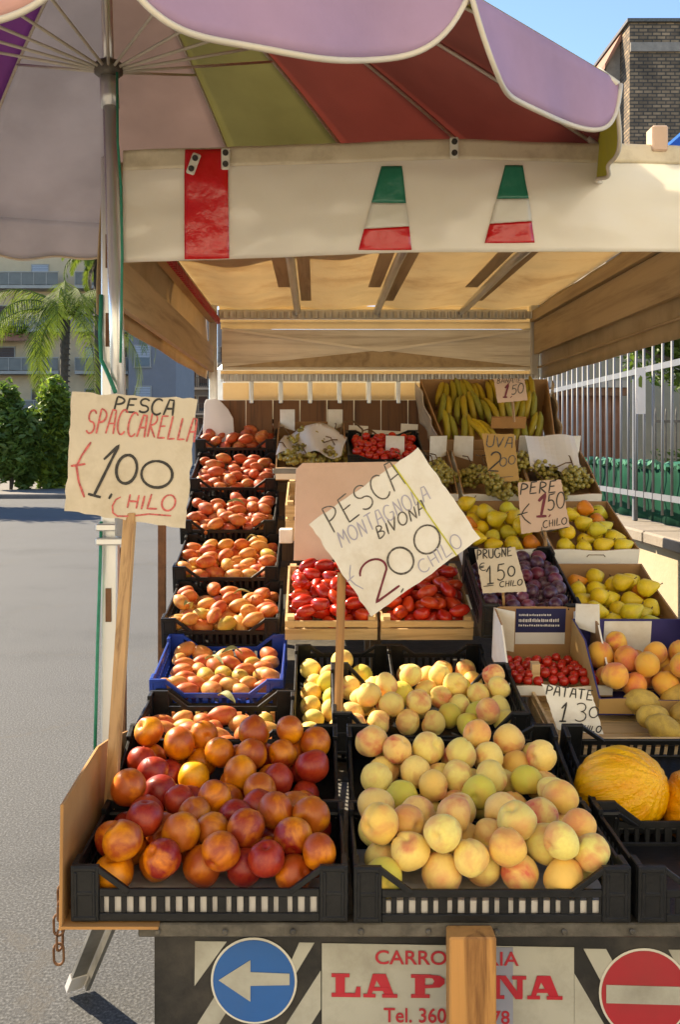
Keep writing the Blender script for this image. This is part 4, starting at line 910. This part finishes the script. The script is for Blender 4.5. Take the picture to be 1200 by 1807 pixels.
fill(T2, 'tomato', .275, .37, .02, .021, 66, TOM, 'red plum tomato in the pale wooden crate right of the sign', 'tomato', 'plum tomatoes in the right wooden crate', 109, long=True, squeeze=1.25)

# --- left column of flat peaches
cols = [('top', 416, 141, 4.72, 791), ('second from top', 411, 150, 4.34, 861), ('third from top', 402, 168, 3.96, 936), ('fourth from top', 398, 186, 3.58, 1020), ('fifth from top, just above the blue crate', 389, 208, 3.2, 1114), ('blue', 382, 236, 2.82, 1225), ('just below the blue one', 374, 262, 2.52, 1297), ('lowest, half hidden by nectarines', 372, 262, 2.31, 1322)]
FC = []
for i, (nm, px, wpx, Y, py) in enumerate(cols):
    p = P(px, py, Y); nY = cols[max(0, i-1)]; dz = P(0, nY[4], nY[3]).z-p.z; dy = nY[3]-Y
    pit = math.degrees(math.atan2(dz, dy)) if i else 24
    pit = {6: 6, 7: 4}.get(i, pit-7.5)
    D_ = .39 if i < 6 else .30; z0 = p.z-.058-(.028 if i == 6 else 0)
    lab = {5: 'blue plastic crate of flat peaches in the left column', 6: 'black crate of flat peaches directly below the blue one', 7: 'black crate of flat peaches half hidden behind the nectarines'}.get(i, f'black crate of flat peaches, {nm} in the left column')
    if i == 4: lab = 'black crate of flat peaches directly above the blue one'
    c = crate(lab, p.x, Y, z0, .392, D_, pit, .105, .062, 'blue' if i == 5 else 'black', 0)
    fl = {5: 'in the blue crate of the left column', 6: 'in the crate directly below the blue one', 7: 'in the crate half hidden behind the nectarines', 4: 'in the crate directly above the blue one'}.get(i, f'in the {nm} crate of the left column')
    fill(c, 'flat_peach', .37, D_-.02, .026 if i < 6 else .012, .0250, 60 if D_ > .35 else 48, FLR if i < 3 else FLA, '{} flat peach '+fl, 'peach', 'flat peaches '+fl, 200+i, long=True, zmax=.096 if i < 5 else .076 if i == 5 else .056, squeeze=1.13)
    FC.append(c)
# dry leaves among them
lv = MB()
for k, (ci, x, y) in enumerate([(5, .03, .2), (5, -.02, .13), (4, -.12, .1), (4, .05, .22), (3, .08, .3), (6, .02, .2), (2, .02, .2)]):
    rng = random.Random(k); c = FC[ci]; mw = mtx(c.location, c.rotation_euler); a = rng.uniform(0, 6.28); ln = rng.uniform(.05, .085)
    t = mw @ Matrix.LocRotScale(Vector((x, y, .112)), Euler((rng.uniform(-.5, .1), .2, a)), None); mb = MB()
    mb.sheet(lambda u, v: t @ Vector(((v-.5)*ln*.3*math.sin(math.pi*min(.98, max(.02, u)))**.7, (u-.5)*ln, .012*math.cos((u-.5)*4)+abs(v-.5)*.012)), 10, 4, (0, 0, .0006))
    w_ = ['narrow pale leaf lying among flat peaches near the middle of the blue crate', 'smaller dry leaf towards the left in the blue crate', 'long green leaf on the left in the crate directly above the blue one', 'curled leaf at the back of the crate directly above the blue one', 'upright leaf in the fourth crate from the top', 'small leaf in the crate directly below the blue one', 'small leaf in the third crate from the top'][k]
    tag(mb.build('leaf', M['leaf_dry']), w_, 'leaf', 'leaves among the flat peaches')

# --- right columns
PL = crate('black crate of purple plums under the PRUGNE price card', .652, 2.93, 1.062, .30, .40, 20, .115, .07)
fill(PL, 'plum', .275, .37, .02, .0225, 95, PLU, '{} plum in the black crate under its price card', 'plum', 'plums in the black crate', 301)
mb = MB(); mw = mtx(PL.location, PL.rotation_euler); mb.b2((.03, .386, .062), (.10, .388, .10)); o = mb.build('crate_label', M['board_white'], PL)
def pears(label, cx, Y, Z, W, D, pitch, seed, n, fh, lab2, bh=.13, zf=.03):
    b = card_box(label, cx, Y, Z, W, D, pitch, fh, bh)
    fill(b, 'pear', W-.02, D-.03, zf, .030, n, PEA, '{} pear '+lab2, 'pear', 'pears '+lab2, seed, long=True, squeeze=1.14)
    return b
pears('white fronted cardboard box of pears, lower one beside the plums', .956, 2.93, 1.005, .303, .40, 20, 311, 21, .105, 'in the lower box right of the plums', .112, .05)
pears('white fronted cardboard box of pears, upper right one beside the wall', .98, 3.38, 1.222, .303, .40, 20, 312, 22, .066, 'in the upper right box', .078, .022)
pears('cardboard box of pears half hidden behind plums and price cards', .668, 3.40, 1.222, .303, .40, 20, 313, 22, .066, 'in the upper box behind the plums', .078, .022)
# grapes
GB = []
def grape_mesh(seed, n=46, ln=.15, w=.05, r=.0105):
    rng = random.Random(seed); mb = MB(); pts = []
    ico = bmesh.new(); bmesh.ops.create_icosphere(ico, subdivisions=2, radius=1); ico.verts.ensure_lookup_table(); V = [v.co.copy() for v in ico.verts]; Fc = [tuple(v.index for v in f.verts) for f in ico.faces]; ico.free()
    for k in range(n*6):
        u = rng.random(); ww = w*(.35+.65*math.sin(math.pi*min(1, u*.75+.22))); a = rng.uniform(0, 6.28); q = Vector((math.cos(a)*ww*rng.uniform(.3, 1), u*ln, math.sin(a)*ww*.6*rng.uniform(.3, 1)))
        if all((q-p).length > r*1.55 for p in pts): pts.append(q)
        if len(pts) >= n: break
    for p in pts: s = r*rng.uniform(.9, 1.1); mb.add([v*s+p for v in V], Fc)
    return mb.mesh('grape_bunch', M['grape'], True, 0, False)
GM = [grape_mesh(k) for k in range(3)]
GST = MB().tube([(0, .03, .01), (0, -.01, .022), (.012, -.045, .05), (.03, -.06, .05)], [.003, .003, .0025, .003], 6).mesh('stalk', M['stem'], True)
def grapes(mw, spots, label, group, seed):
    rng = random.Random(seed)
    for (x, y, z) in spots:
        o = link('grape_bunch', rng.choice(GM)); o.matrix_world = mw @ Matrix.LocRotScale(Vector((x, y, z)), Euler((rng.uniform(-.3, .3), rng.uniform(-.3, .3), rng.choice((0, math.pi))+rng.uniform(-.9, .9))), None); link('stalk', GST, o); tag(o, label, 'grapes', group)
for i, (cx, lab, gl) in enumerate(((.43, 'cardboard box of brownish grapes behind the white sign, left of the UVA card', 'leftmost cardboard grape box'), (.722, 'cardboard box of green grapes under the UVA card', 'box under the UVA card'), (1.0, 'cardboard box of grapes with white flap at the right end of its row', 'right end grape box'))):
    b = card_box(lab, cx, 3.84, 1.40, .275, .36, 22, .058, .10, flaps=.09, slot=False, group='cardboard grape boxes'); mw = mtx(b.location, b.rotation_euler)
    grapes(mw, [(-.08, .08, .07), (.0, .06, .075), (.08, .08, .07), (-.07, .2, .075), (.02, .2, .08), (.09, .22, .07), (-.03, .13, .1), (.05, .14, .1)], f'bunch of green gold grapes in the {gl}', f'grapes in the {gl}', 330+i)
mwb = mtx((1.0, 3.84, 1.40), (R(22), 0, 0))
mb = MB(); mb.sheet(lambda u, v: mwb @ Vector((-.12+.2*u, .30+.02*math.sin(u*5)-.16*(1-v), .10+.09*v+.012*math.sin(u*6+v*3))), 10, 8, (0, .0015, 0)); tag(mb.build('paper_sheet', M['paper']), 'cream wrapping paper folded up behind the grapes at the right', 'paper')
# bananas
BB = thing('banana_box', 'brown cardboard banana box lined with clear wrap at the top right', 'box', (.79, 4.18, 1.585), (R(24), 0, 0))
W, D_ = .56, .46
cen = (0, .2, .08)
for nm, q in (('front_panel', [(-.235, 0, 0), (.235, 0, 0), (.24, -.01, .098), (-.24, -.01, .098)]), ('back_panel', [(-.29, D_, 0), (.29, D_, 0), (.30, D_+.01, .20), (-.30, D_+.01, .20)])):
    mb = MB(); mb.prism(q, (0, .006 if nm[0] == 'f' else -.006, 0)); mb.build(nm, M['card_brown'], BB, bevel=.001)
for s in (-1, 1):
    mb = MB(); mb.prism([(s*.238, .007, 0), (s*.29, D_-.007, 0), (s*.30, D_-.007, .20), (s*.244, .007, .102)], (-s*.006, 0, 0)); mb.build('side_panel', M['card_brown'], BB, bevel=.001)
    mb = MB(); mb.sheet(lambda u, v: Vector((s*(.25+.052*u+.018*v+.006*math.sin(u*17+v*5)), -.02+(D_+.02)*u, .01+(.10+.10*u)*v+.008*math.sin(u*11))), 24, 8, (s*.001, 0, 0)); mb.build('wrap_sheet', M['wrap'], BB, True)
mb = MB(); mb.b2((-.235, .006, .0), (.235, D_-.006, .005)); mb.build('floor_panel', M['card_brown'], BB)
mb = MB(); mb.b2((-.02, .09, .11), (.13, .105, .16)); mb.build('divider', M['card_orange'], BB)
def banana_mesh(bend):
    mb = MB(); pts = []; rr = []
    for i in range(13):
        a = (i/12-.5)*bend; pts.append((0, math.sin(a)*.19/bend, (math.cos(a)-1)*.19/bend)); rr.append(.0165*min(1, .28+1.5*min(i, 12-i)/6) if 0 < i < 12 else .005)
    mb.tube(pts, rr, 7); return mb.mesh('banana', M['banana'], True)
BM = [banana_mesh(1.3), banana_mesh(1.0)]
BT = MB().tube([(0, .088, -.035), (0, .103, -.05)], [.007, .005], 6).mesh('tip', M['stem'], True)
mwb = mtx(BB.location, BB.rotation_euler); rng = random.Random(44)
rows = [(.39, .165, 8, 'back'), (.27, .135, 7, 'middle'), (.13, .10, 6, 'front')]
for (y, z, n, nm) in rows:
    for k in range(n):
        x = -.225+.45*(k+.5)/n+rng.uniform(-.008, .008)
        if nm == 'front' and k in (3,): continue
        sg = nm == 'front' and k == 2
        t = link('banana_bunch', None); t.matrix_world = mwb @ Matrix.LocRotScale(Vector((x, y+rng.uniform(-.015, .015), z)), Euler((R(-38 if not sg else -15)+rng.uniform(-.35, .3), rng.uniform(-.25, .25), math.pi+rng.uniform(-.3, .3)+(.95 if sg else 0))), Vector((.9, .84, .9)))
        tag(t, f'bunch of greenish yellow bananas in the {nm} row of the banana box' if not sg else 'pair of yellow bananas lying slanted at the front of the banana box', 'bananas', f'banana bunches in the {nm} row')
        for j in range(2 if not sg else 3):
            b = link('banana', BM[(j+k) % 2], t, ((j-.5)*.033, .012*rng.uniform(-1, 1), -.002*j)); b.rotation_euler = (0, rng.uniform(-.2, .2), (j-.5)*-.14); b.color = (*(rng.choice(((.34, .27, .02), (.25, .24, .03), (.40, .28, .02))) if not sg else (.52, .36, .02)), .7)
            link('tip', BT, b)
# white label box with cherry tomatoes, peach tray, potatoes
LB = card_box('white cardboard box with dark blue label and cherry tomatoes below the plums', .678, 2.66, .955, .285, .27, 10, .03, .165, flaps=.0, slot=False)
mw = mtx(LB.location, LB.rotation_euler)
def lbl(x0, x1, z0, z1, mt, nm, off):
    mb = MB(); mb.b2((x0, .27-.0056-off, z0), (x1, .27-.0053-off, z1)); return mb.build(nm, M[mt], LB)
lbl(-.075, .075, .085, .160, 'navy', 'dark_label', .001); lbl(-.075, .075, .048, .0845, 'paper', 'white_label', .001)
mb = MB(); rng = random.Random(12)
for z, h, x1 in ((.137, .007, .03), (.118, .011, .055), (.104, .007, .058)):
    x = -.066
    while x < x1:
        w_ = rng.uniform(.003, .008); mb.b2((x, .27-.0078, z+rng.uniform(0, .001)), (x+w_*.6, .27-.0070, z+h*rng.uniform(.7, 1))); x += w_
mb.build('fine_print', M['paper'], LB)
for s in (-1, 1):
    mb = MB(); mb.sheet(lambda u, v: Vector((s*(.142-.055*u), .255-.035*u, .04+.125*v)), 4, 3, (0, .004, 0)); mb.build('corner_flap', M['board_white'], LB)
fill(LB, 'cherry_tomato', .26, .19, .02, .014, 48, [(1, (.46, .018, .012), .6, '')], 'red cherry tomato in the white box behind the PATATE card', 'cherry tomato', 'cherry tomatoes in the white box', 340, nm='cherry_tomato')
PT = card_box('cardboard tray of peaches with violet inside at the right edge', .945, 2.585, .925, .37, .30, 10, .045, .16, 'card_ochre', 'violet', flaps=.07, slot=False)
fill(PT, 'white_peach', .34, .27, .02, .036, 20, [(4, (.82, .42, .06), .9, 'orange yellow'), (1, (.80, .30, .05), 1.0, 'rosy')], '{} peach in the violet lined tray at the right', 'peach', 'peaches in the violet lined tray', 341)
mb = MB(); mb.b2((-.09, .2935, .05), (.05, .2945, .155)); mb.build('white_label', M['board_white'], PT)
PO = wood_crate('wooden crate of potatoes with tall corner posts at the right', .842, 2.40, .862, .49, .34, 10, .062, 'crate_wood', 0, .125)
fill(PO, 'potato', .44, .30, .02, .036, 6, [(1, (.66, .42, .08), .6, '')], 'brown yellow potato in the wooden crate at the right', 'potato', 'potatoes in the wooden crate', 342, long=True, squeeze=1.1, x0=.02)
# top centre boxes
GX = card_box('paper lined cardboard box of green grapes at the top centre left', -.02, 4.08, 1.50, .30, .40, 18, .055, .14, flaps=.08, slot=False, group='cardboard grape boxes')
mw = mtx(GX.location, GX.rotation_euler)
grapes(mw, [(-.1, .08, .085), (-.02, .05, .08), (.07, .07, .08), (.11, .12, .085), (-.09, .25, .1), (.02, .27, .1), (.1, .27, .1), (.05, .17, .1)], 'bunch of green grapes in the paper lined box at the top centre', 'grapes in the top centre box', 350)
mb = MB(); mb.sheet(lambda u, v: mw @ Vector((-.15+.28*u+.03*v, .05+.20*v+.03*math.sin(u*4), .095+.035*v+.055*math.exp(-((u-.55)/.18)**2)*v+.014*math.sin(u*13+v*4))), 18, 8, (0, 0, .0012))
tag(mb.build('paper_sheet', M['paper'], None, True), 'crumpled cream paper lying over grapes in the top centre box', 'paper')
CT = crate('dark tray of cherry tomatoes with white tags at the top centre', .30, 4.05, 1.55, .33, .36, 18, .06, .04)
fill(CT, 'cherry_tomato', .29, .32, .022, .017, 80, [(1, (.52, .02, .012), .6, '')], 'bright red cherry tomato in the dark tray at the top centre', 'cherry tomato', 'cherry tomatoes in the top tray', 351, nm='cherry_tomato')
for (px, py, w_, h_, l) in ((632, 768, 34, 34, 'left'), (683, 766, 52, 12, 'middle'), (722, 770, 30, 44, 'right')):
    c = P(px, py, 4.45); mb = MB(); mb.box((c.x, 4.45, c.z), (w_/F*4.45, .006, h_/F*4.45), Euler((R(-8), R(3), 0)).to_matrix()); tag(mb.build('white_card', M['board_white']), f'{l} one of three white card pieces standing behind the top cherry tomatoes', 'card')
for k, (pts, l) in enumerate((([(600, 768), (606, 745), (622, 742), (640, 758)], 'left'), ([(636, 790), (640, 760), (652, 757), (672, 772)], 'middle'), ([(660, 800), (680, 775), (705, 770), (726, 764)], 'right'))):
    mb = MB(); pp_ = [P(a, b, 4.25+.03*i) for i, (a, b) in enumerate(pts)]; mb.tube(pp_, .004, 6); tag(mb.build('vine_stem', M['stem'], None, True), f'{l} one of three dry brown vine stems over the top boxes', 'stem')
# pieces under the boards in the centre
wood_crate('plain wooden crate standing left of the pale pink board', .03, 3.66, 1.285, .29, .36, 12, .14)
mb = MB(); mb.b2((-.165, 3.68, CAMZ-(836-CY)/F*3.68), (.13, 3.70, CAMZ-(827-CY)/F*3.68)); tag(mb.build('metal_bar', M['grey_steel'], None, bevel=.002), 'blue grey metal bar showing left of the pale pink board', 'bar')
mb = MB(); a = P(505, 945, 3.55); mb.box(a, (.05, .08, .05)); tag(mb.build('carton', M['board_white'], None, bevel=.003), 'small white carton left of the pale pink board above the tomatoes', 'carton')
# rack that carries the stepped crates
def zs(y): return .80+max(0, (y-2.55))*.0+max(0, y-2.9)*.415
rk = thing('display_rack', 'stepped dark wooden rack under the crates', 'rack', (0, 0, 0))
for i, y in enumerate((3.05, 3.45, 3.85, 4.25, 4.6)):
    mb = MB(); z = .80+(y-2.95)*.40; mb.b2((-.50, y, z-.035), (1.11, y+.22, z)); mb.build('shelf', M['rack_wood'], rk)
    for x in (-.48, .20, 1.05):
        if z-.036 > .82: mb = MB(); mb.b2((x, y+.08, .803), (x+.04, y+.12, z-.0355)); mb.build('leg', M['rack_wood'], rk)
# white torn card behind top crate
pts = [P(a, b, 4.88-.0007*(b-700)) for a, b in ((357, 780), (360, 712), (363, 705), (380, 703), (389, 708), (402, 722), (411, 738), (414, 780))]
mb = MB(); mb.prism(pts, (0, .008, 0)); tag(mb.build('white_card', M['paper'], None, bevel=.002), 'white rounded card standing behind the top crate of flat peaches', 'card')

# ------------------------------------------------------------------ price cards
def arc(cx, cy, rx, ry, a0, a1, n=14): return [(cx+rx*math.cos(R(a0+(a1-a0)*i/n)), cy+ry*math.sin(R(a0+(a1-a0)*i/n))) for i in range(n+1)]
G = {'P': [[(.05, 0), (.1, 1)], [(.1, 1)]+arc(.1, .73, .42, .27, 90, -90)], 'E': [[(.5, 1), (.1, .97), (.05, 0), (.52, .03)], [(.08, .52), (.42, .55)]],
     'S': [arc(.3, .74, .24, .25, 25, 265)+arc(.28, .25, .26, .25, 85, -150)], 'C': [arc(.34, .5, .32, .5, 50, 315)], 'A': [[(.0, 0), (.18, 1), (.42, .98), (.5, 0)], [(.06, .42), (.48, .45)]],
     'R': [[(.05, 0), (.08, 1)], [(.08, 1)]+arc(.08, .75, .4, .25, 90, -90)+[(.52, 0)]], 'L': [[(.12, 1), (.05, .02), (.5, .06)]], 'H': [[(.05, 1), (.05, 0)], [(.45, 1), (.45, 0)], [(.05, .5), (.45, .52)]],
     'I': [[(.1, 1), (.08, 0)]], 'O': [arc(.3, .5, .3, .5, 95, 460, 22)], '0': [arc(.3, .5, .3, .5, 95, 460, 24)], 'M': [[(.0, 0), (.12, 1), (.32, .4), (.55, 1), (.62, 0)]], 'N': [[(.03, 0), (.08, 1), (.44, .02), (.48, 1)]],
     'T': [[(0, .98), (.55, 1)], [(.28, 1), (.25, 0)]], 'G': [arc(.34, .5, .32, .5, 50, 340)+[(.62, .45), (.4, .45)]], 'B': [[(.05, 0), (.07, 1)], [(.07, 1)]+arc(.07, .77, .34, .23, 90, -90)+arc(.07, .27, .42, .27, 90, -90)],
     'V': [[(0, 1), (.22, 0), (.5, 1)]], 'U': [[(.03, 1)]+arc(.27, .3, .24, .3, 180, 360)+[(.51, 1)]], 'Z': [[(.0, .98), (.5, 1), (.02, .02), (.55, .0)]], '1': [[(0, .68), (.28, 1), (.22, .0)], [(.0, .0), (.48, .0)]],
     '2': [arc(.28, .72, .27, .28, 165, -30)+[(.0, .02), (.55, .05)]], '3': [arc(.25, .76, .24, .24, 140, -80)+arc(.25, .27, .28, .27, 85, -140)], '5': [[(.55, 1), (.14, .98), (.08, .55)]+arc(.24, .32, .28, .32, 110, -140)],
     ',': [[(.12, .16), (.04, -.2)]], 'i': [[(.05, .6), (.05, 0)]], 'o': [arc(.22, .32, .22, .32, 90, 450)], 'n': [[(.03, 0), (.04, .6)], [(.04, .45)]+arc(.22, .4, .18, .2, 170, 0)+[(.4, 0)]], 'v': [[(0, .65), (.16, 0), (.38, .65)]], '-': [[(0, .4), (.4, .42)]],
     '€': [arc(.42, .5, .36, .5, 60, 300), [(-.02, .58), (.5, .6)], [(-.02, .42), (.46, .44)]], '(': [[(.5, 1.0), (.25, .72), (.12, .5), (.22, .2), (.42, -.1)], [(-.05, .5), (.38, .56)]], '_': [[(0, 0), (1, .05)]], 'd': [[(.4, 1), (.38, 0)], arc(.2, .3, .19, .3, 30, 330)]}
def card(name, label, quad, Y, mt, texts, stake=None, warp=.006, th=.004, seed=0, lean=0, group=None, extra=(), stake_mt='stick_wood', tape=None):
    """quad: corners in photo pixels tl,tr,br,bl at depth Y; texts: (string, x0,y0, x1,y1 baseline, height px, stroke px, ink, slant)"""
    rng = random.Random(seed); cpx = sum(q[0] for q in quad)/4; cpy = sum(q[1] for q in quad)/4; c = P(cpx, cpy, Y)
    t = thing(name, label, 'price sign', c, (R(lean), 0, 0), group)
    s = Y/F
    def loc(px, py, off=0):
        x = (px-cpx)*s; z = -(py-cpy)*s; return Vector((x, warp*math.sin(x*9+seed)+warp*.8*math.cos(z*7+seed*2)-off, z))
    def fn(u, v):
        tl, tr, br, bl = [Vector((*q, 0)) for q in quad]; p = bl.lerp(br, u).lerp(tl.lerp(tr, u), v)
        e = (1 if u in (0, 1) else 0, 1 if v in (0, 1) else 0); w_ = (quad[1][0]-quad[0][0])*.009
        return loc(p.x+e[0]*rng.uniform(-w_, w_), p.y+e[1]*rng.uniform(-w_, w_))
    rng.seed(seed); cache = {}
    def fc(u, v):
        if (u, v) not in cache: cache[(u, v)] = fn(u, v)
        return cache[(u, v)]
    mb = MB(); mb.sheet(fc, 18, 18, (0, th, 0)); cd_ = mb.build('card', M[mt], t)
    if tape:
        mb = MB(); n = 20; (ax, ay), (bx, by), wd = tape
        d = Vector((bx-ax, by-ay)).normalized(); pn = Vector((-d.y, d.x))*wd/2
        mb.sheet(lambda u, v: loc(ax+(bx-ax)*u+pn.x*(2*v-1), ay+(by-ay)*u+pn.y*(2*v-1), .0022), n, 1, (0, .0008, 0)); mb.build('yellow_line', M['ink_yellow'], t)
    inks = {}
    for (txt, x0, y0, x1, y1, h, sw, ink, slant) in texts:
        mb = inks.setdefault(ink, MB()); d = Vector((x1-x0, y1-y0)); ln = d.length; d.normalize(); up = Vector((d.y, -d.x)); up = up+d*slant
        wid = [max([p[0] for st in G[ch] for p in st]+[.12]) if ch != ' ' else .35 for ch in txt]; sp = .16; tot = sum(wid)+sp*(len(txt)-1); sx = ln/tot; a = 0
        for ch, w_ in zip(txt, wid):
            if ch != ' ':
                jy = rng.uniform(-.05, .05)*h; js = rng.uniform(.92, 1.08)
                for st in G[ch]:
                    pts = [Vector((x0, y0))+d*((a+px_)*sx)+up*(py_*h*js+jy) for px_, py_ in st]; stroke(mb, pts, sw, loc, rng)
            a += w_+sp
    for (pts, sw, ink) in extra: stroke(inks.setdefault(ink, MB()), [Vector(p) for p in pts], sw, loc, rng)
    for ink, mb in inks.items(): mb.build('lettering', M[ink], t, recalc=False)
    if stake:
        (ax, ay, aY), (bx, by, bY), wd = stake; p, q = P(ax, ay, aY)-c, P(bx, by, bY)-c
        if lean: im = Matrix.Rotation(R(-lean), 3, 'X'); p, q = im @ p, im @ q
        mb = MB(); mb.bar(p, q, wd, .012); mb.build('stake', M[stake_mt], t, bevel=.0015)
    return t
_so = [0]
def stroke(mb, pts, sw, loc, rng):
    _so[0] = (_so[0]+1) % 17; off = .0012+.00004*_so[0]
    q = []
    for a, b in zip(pts, pts[1:]):
        n = max(1, int((b-a).length/4))
        for k in range(n): q.append(a.lerp(b, k/n))
    q.append(pts[-1]); N = len(q)-1; L_ = []
    for i, p in enumerate(q):
        d = (q[min(i+1, N)]-q[max(i-1, 0)]); d = d.normalized() if d.length > 1e-6 else Vector((1, 0)); n = Vector((-d.y, d.x)); w_ = sw/2*(1+.22*mnoise.noise(Vector((p.x*.06, p.y*.06, off*9e3))))*(.75 if i in (0, N) else 1)
        L_.append((p+n*w_, p-n*w_))
    vs = [loc(a.x, a.y, off) for pr_ in L_ for a in pr_]
    mb.add(vs, [(2*i, 2*i+2, 2*i+3, 2*i+1) for i in range(N)])
card('price_sign', 'beige cardboard sign reading PESCA SPACCARELLA 1,00 CHILO on a tall stake at left', ((123, 692), (348, 704), (326, 934), (112, 902)), 2.05, 'card_beige',
     [('PESCA', 198, 724, 304, 733, 26, 3.6, 'ink', .12), ('SPACCARELLA', 148, 762, 342, 780, 42, 3.4, 'ink_red', .1), ('1', 155, 868, 178, 874, 96, 5.2, 'ink', .18), (',', 188, 876, 196, 876, 26, 4.5, 'ink', 0), ('0', 200, 852, 236, 856, 50, 5.2, 'ink', .05), ('0', 247, 857, 302, 861, 48, 5, 'ink', 0), ('(', 122, 872, 152, 874, 92, 4, 'ink_red', 0), ('HILO', 222, 896, 306, 903, 26, 3.6, 'ink_red', .12)],
     ((229, 905, 2.058), (194, 1432, 1.99), .028), seed=3, extra=[([(212, 877), (203, 882), (197, 893), (198, 905), (206, 911), (230, 911), (262, 907), (302, 910)], 3, 'ink_red')])
card('price_sign', 'large white tilted cardboard sign reading PESCA MONTAGNOLA BIVONA 2,00 on a stake', ((546, 924), (738, 791), (848, 950), (654, 1086)), 2.46, 'board_white',
     [('PESCA', 589, 941, 716, 854, 46, 2.6, 'ink_faint', .05), ('MONTAGNOLA', 603, 965, 759, 879, 27, 2.4, 'ink_violet', .1), ('BIVONA', 668, 951, 752, 904, 21, 2.6, 'ink_faint', .2), ('2', 664, 1062, 706, 1034, 66, 4, 'ink_dark_red', .0), (',', 704, 1042, 712, 1040, 16, 3, 'ink_faint', .1), ('0', 703, 1020, 738, 992, 46, 3.6, 'ink_faint', 0), ('0', 748, 988, 786, 958, 48, 3.4, 'ink_faint', .1), ('CHILO', 744, 1012, 818, 962, 24, 2.2, 'ink_violet', .1), ('(', 626, 1044, 642, 1034, 42, 2, 'ink_violet', 0)],
     ((603, 1010, 2.466), (597, 1254, 2.475), .022), seed=5, tape=((694, 820), (806, 980), 2.4), stake_mt='prop_wood')
card('price_sign', 'pink toned card reading 1,50 propped in the banana box', ((872, 668), (926, 668), (932, 706), (879, 711)), 4.12, 'card_pinkbrown', [('1', 888, 700, 896, 700, 24, 3.2, 'ink_dark_red', .25), (',', 900, 700, 904, 700, 8, 1.8, 'ink_dark_red', .1), ('50', 903, 696, 924, 692, 17, 1.8, 'ink_faint', .25), ('BANANE', 877, 677, 920, 675, 8, 1.3, 'ink_faint', .2)], ((905, 705, 4.140), (908, 745, 4.15), .008), .002, .003, 7)
card('price_sign', 'ochre cardboard card reading UVA 2,00 in front of the banana box', ((851, 765), (908, 766), (917, 848), (866, 853)), 3.83, 'card_ochre', [('UVA', 858, 788, 904, 790, 20, 2.2, 'ink_faint', .1), ('2', 862, 832, 880, 834, 34, 2.8, 'ink', .05), ('00', 883, 824, 910, 818, 15, 2, 'ink_faint', .2), ('-', 874, 846, 906, 844, 8, 1.2, 'ink_faint', 0)], ((888, 845, 3.845), (890, 880, 3.86), .008), .002, .003, 9)
card('price_sign', 'reddish brown cardboard card reading PERE 1,50 CHILO over the pears', ((914, 851), (990, 846), (1006, 930), (920, 942)), 3.36, 'card_pinkbrown', [('PERE', 917, 873, 980, 869, 20, 2.6, 'ink', .15), ('1', 946, 913, 964, 912, 40, 5, 'ink_dark_red', .2), (',', 967, 910, 971, 910, 12, 2.6, 'ink_dark_red', .1), ('50', 966, 902, 996, 896, 26, 2.2, 'ink', .2), ('(', 918, 926, 940, 922, 32, 2, 'ink', 0), ('CHILO', 958, 932, 1000, 924, 12, 1.7, 'ink', .2)], ((962, 930, 3.375), (964, 965, 3.39), .008), .003, .003, 11, extra=[([(956, 930), (956, 936), (968, 937), (1002, 930)], 1.6, 'ink')])
card('price_sign', 'pale cardboard card reading PRUGNE 1,50 CHILO over the plums', ((838, 969), (910, 966), (931, 1044), (853, 1047)), 2.90, 'card_beige', [('PRUGNE', 842, 987, 904, 981, 17, 2.2, 'ink', .05), ('€', 847, 1008, 858, 1006, 14, 1.8, 'ink', 0), ('1', 860, 1030, 872, 1028, 30, 2.6, 'ink', .1), ('5', 878, 1026, 892, 1024, 26, 2.4, 'ink', .1), ('0', 898, 1018, 910, 1015, 17, 2.2, 'ink', .15), ('CHILO', 882, 1036, 922, 1033, 10, 1.8, 'ink', .2), ('-', 854, 1038, 872, 1036, 8, 1.6, 'ink', 0)], ((888, 1040, 2.915), (890, 1075, 2.95), .008), .003, .003, 13)
card('price_sign', 'white paper card reading PATATE 1,30 on the potato crate', ((958, 1208), (1044, 1220), (1066, 1296), (984, 1288)), 2.358, 'board_white', [('PATATE', 964, 1226, 1046, 1236, 17, 2.4, 'ink', .0), ('1', 988, 1272, 1000, 1272, 34, 3, 'ink', .2), ('3', 1014, 1272, 1034, 1272, 32, 2, 'ink', .1), ('0', 1040, 1266, 1056, 1265, 20, 2, 'ink', .15), ('CHILO', 1020, 1290, 1060, 1292, 11, 2, 'ink', .2)], None, .004, .002, 15)
mb = MB(); q = [P(a, b, Y_) for a, b, Y_ in ((524, 817, 3.56), (742, 814, 3.56), (742, 985, 3.47), (518, 988, 3.47))]
r_ = 10
pts = [P(534, 817, 3.56), P(742, 814, 3.56), P(742, 985, 3.47), P(518, 989, 3.47), P(522, 828, 3.557)]
mb.prism(pts, (0, .006, 0)); tag(mb.build('pink_board', M['card_pink'], None, bevel=.001), 'blank pale pink board leaning behind the white sign over the tomatoes', 'board')
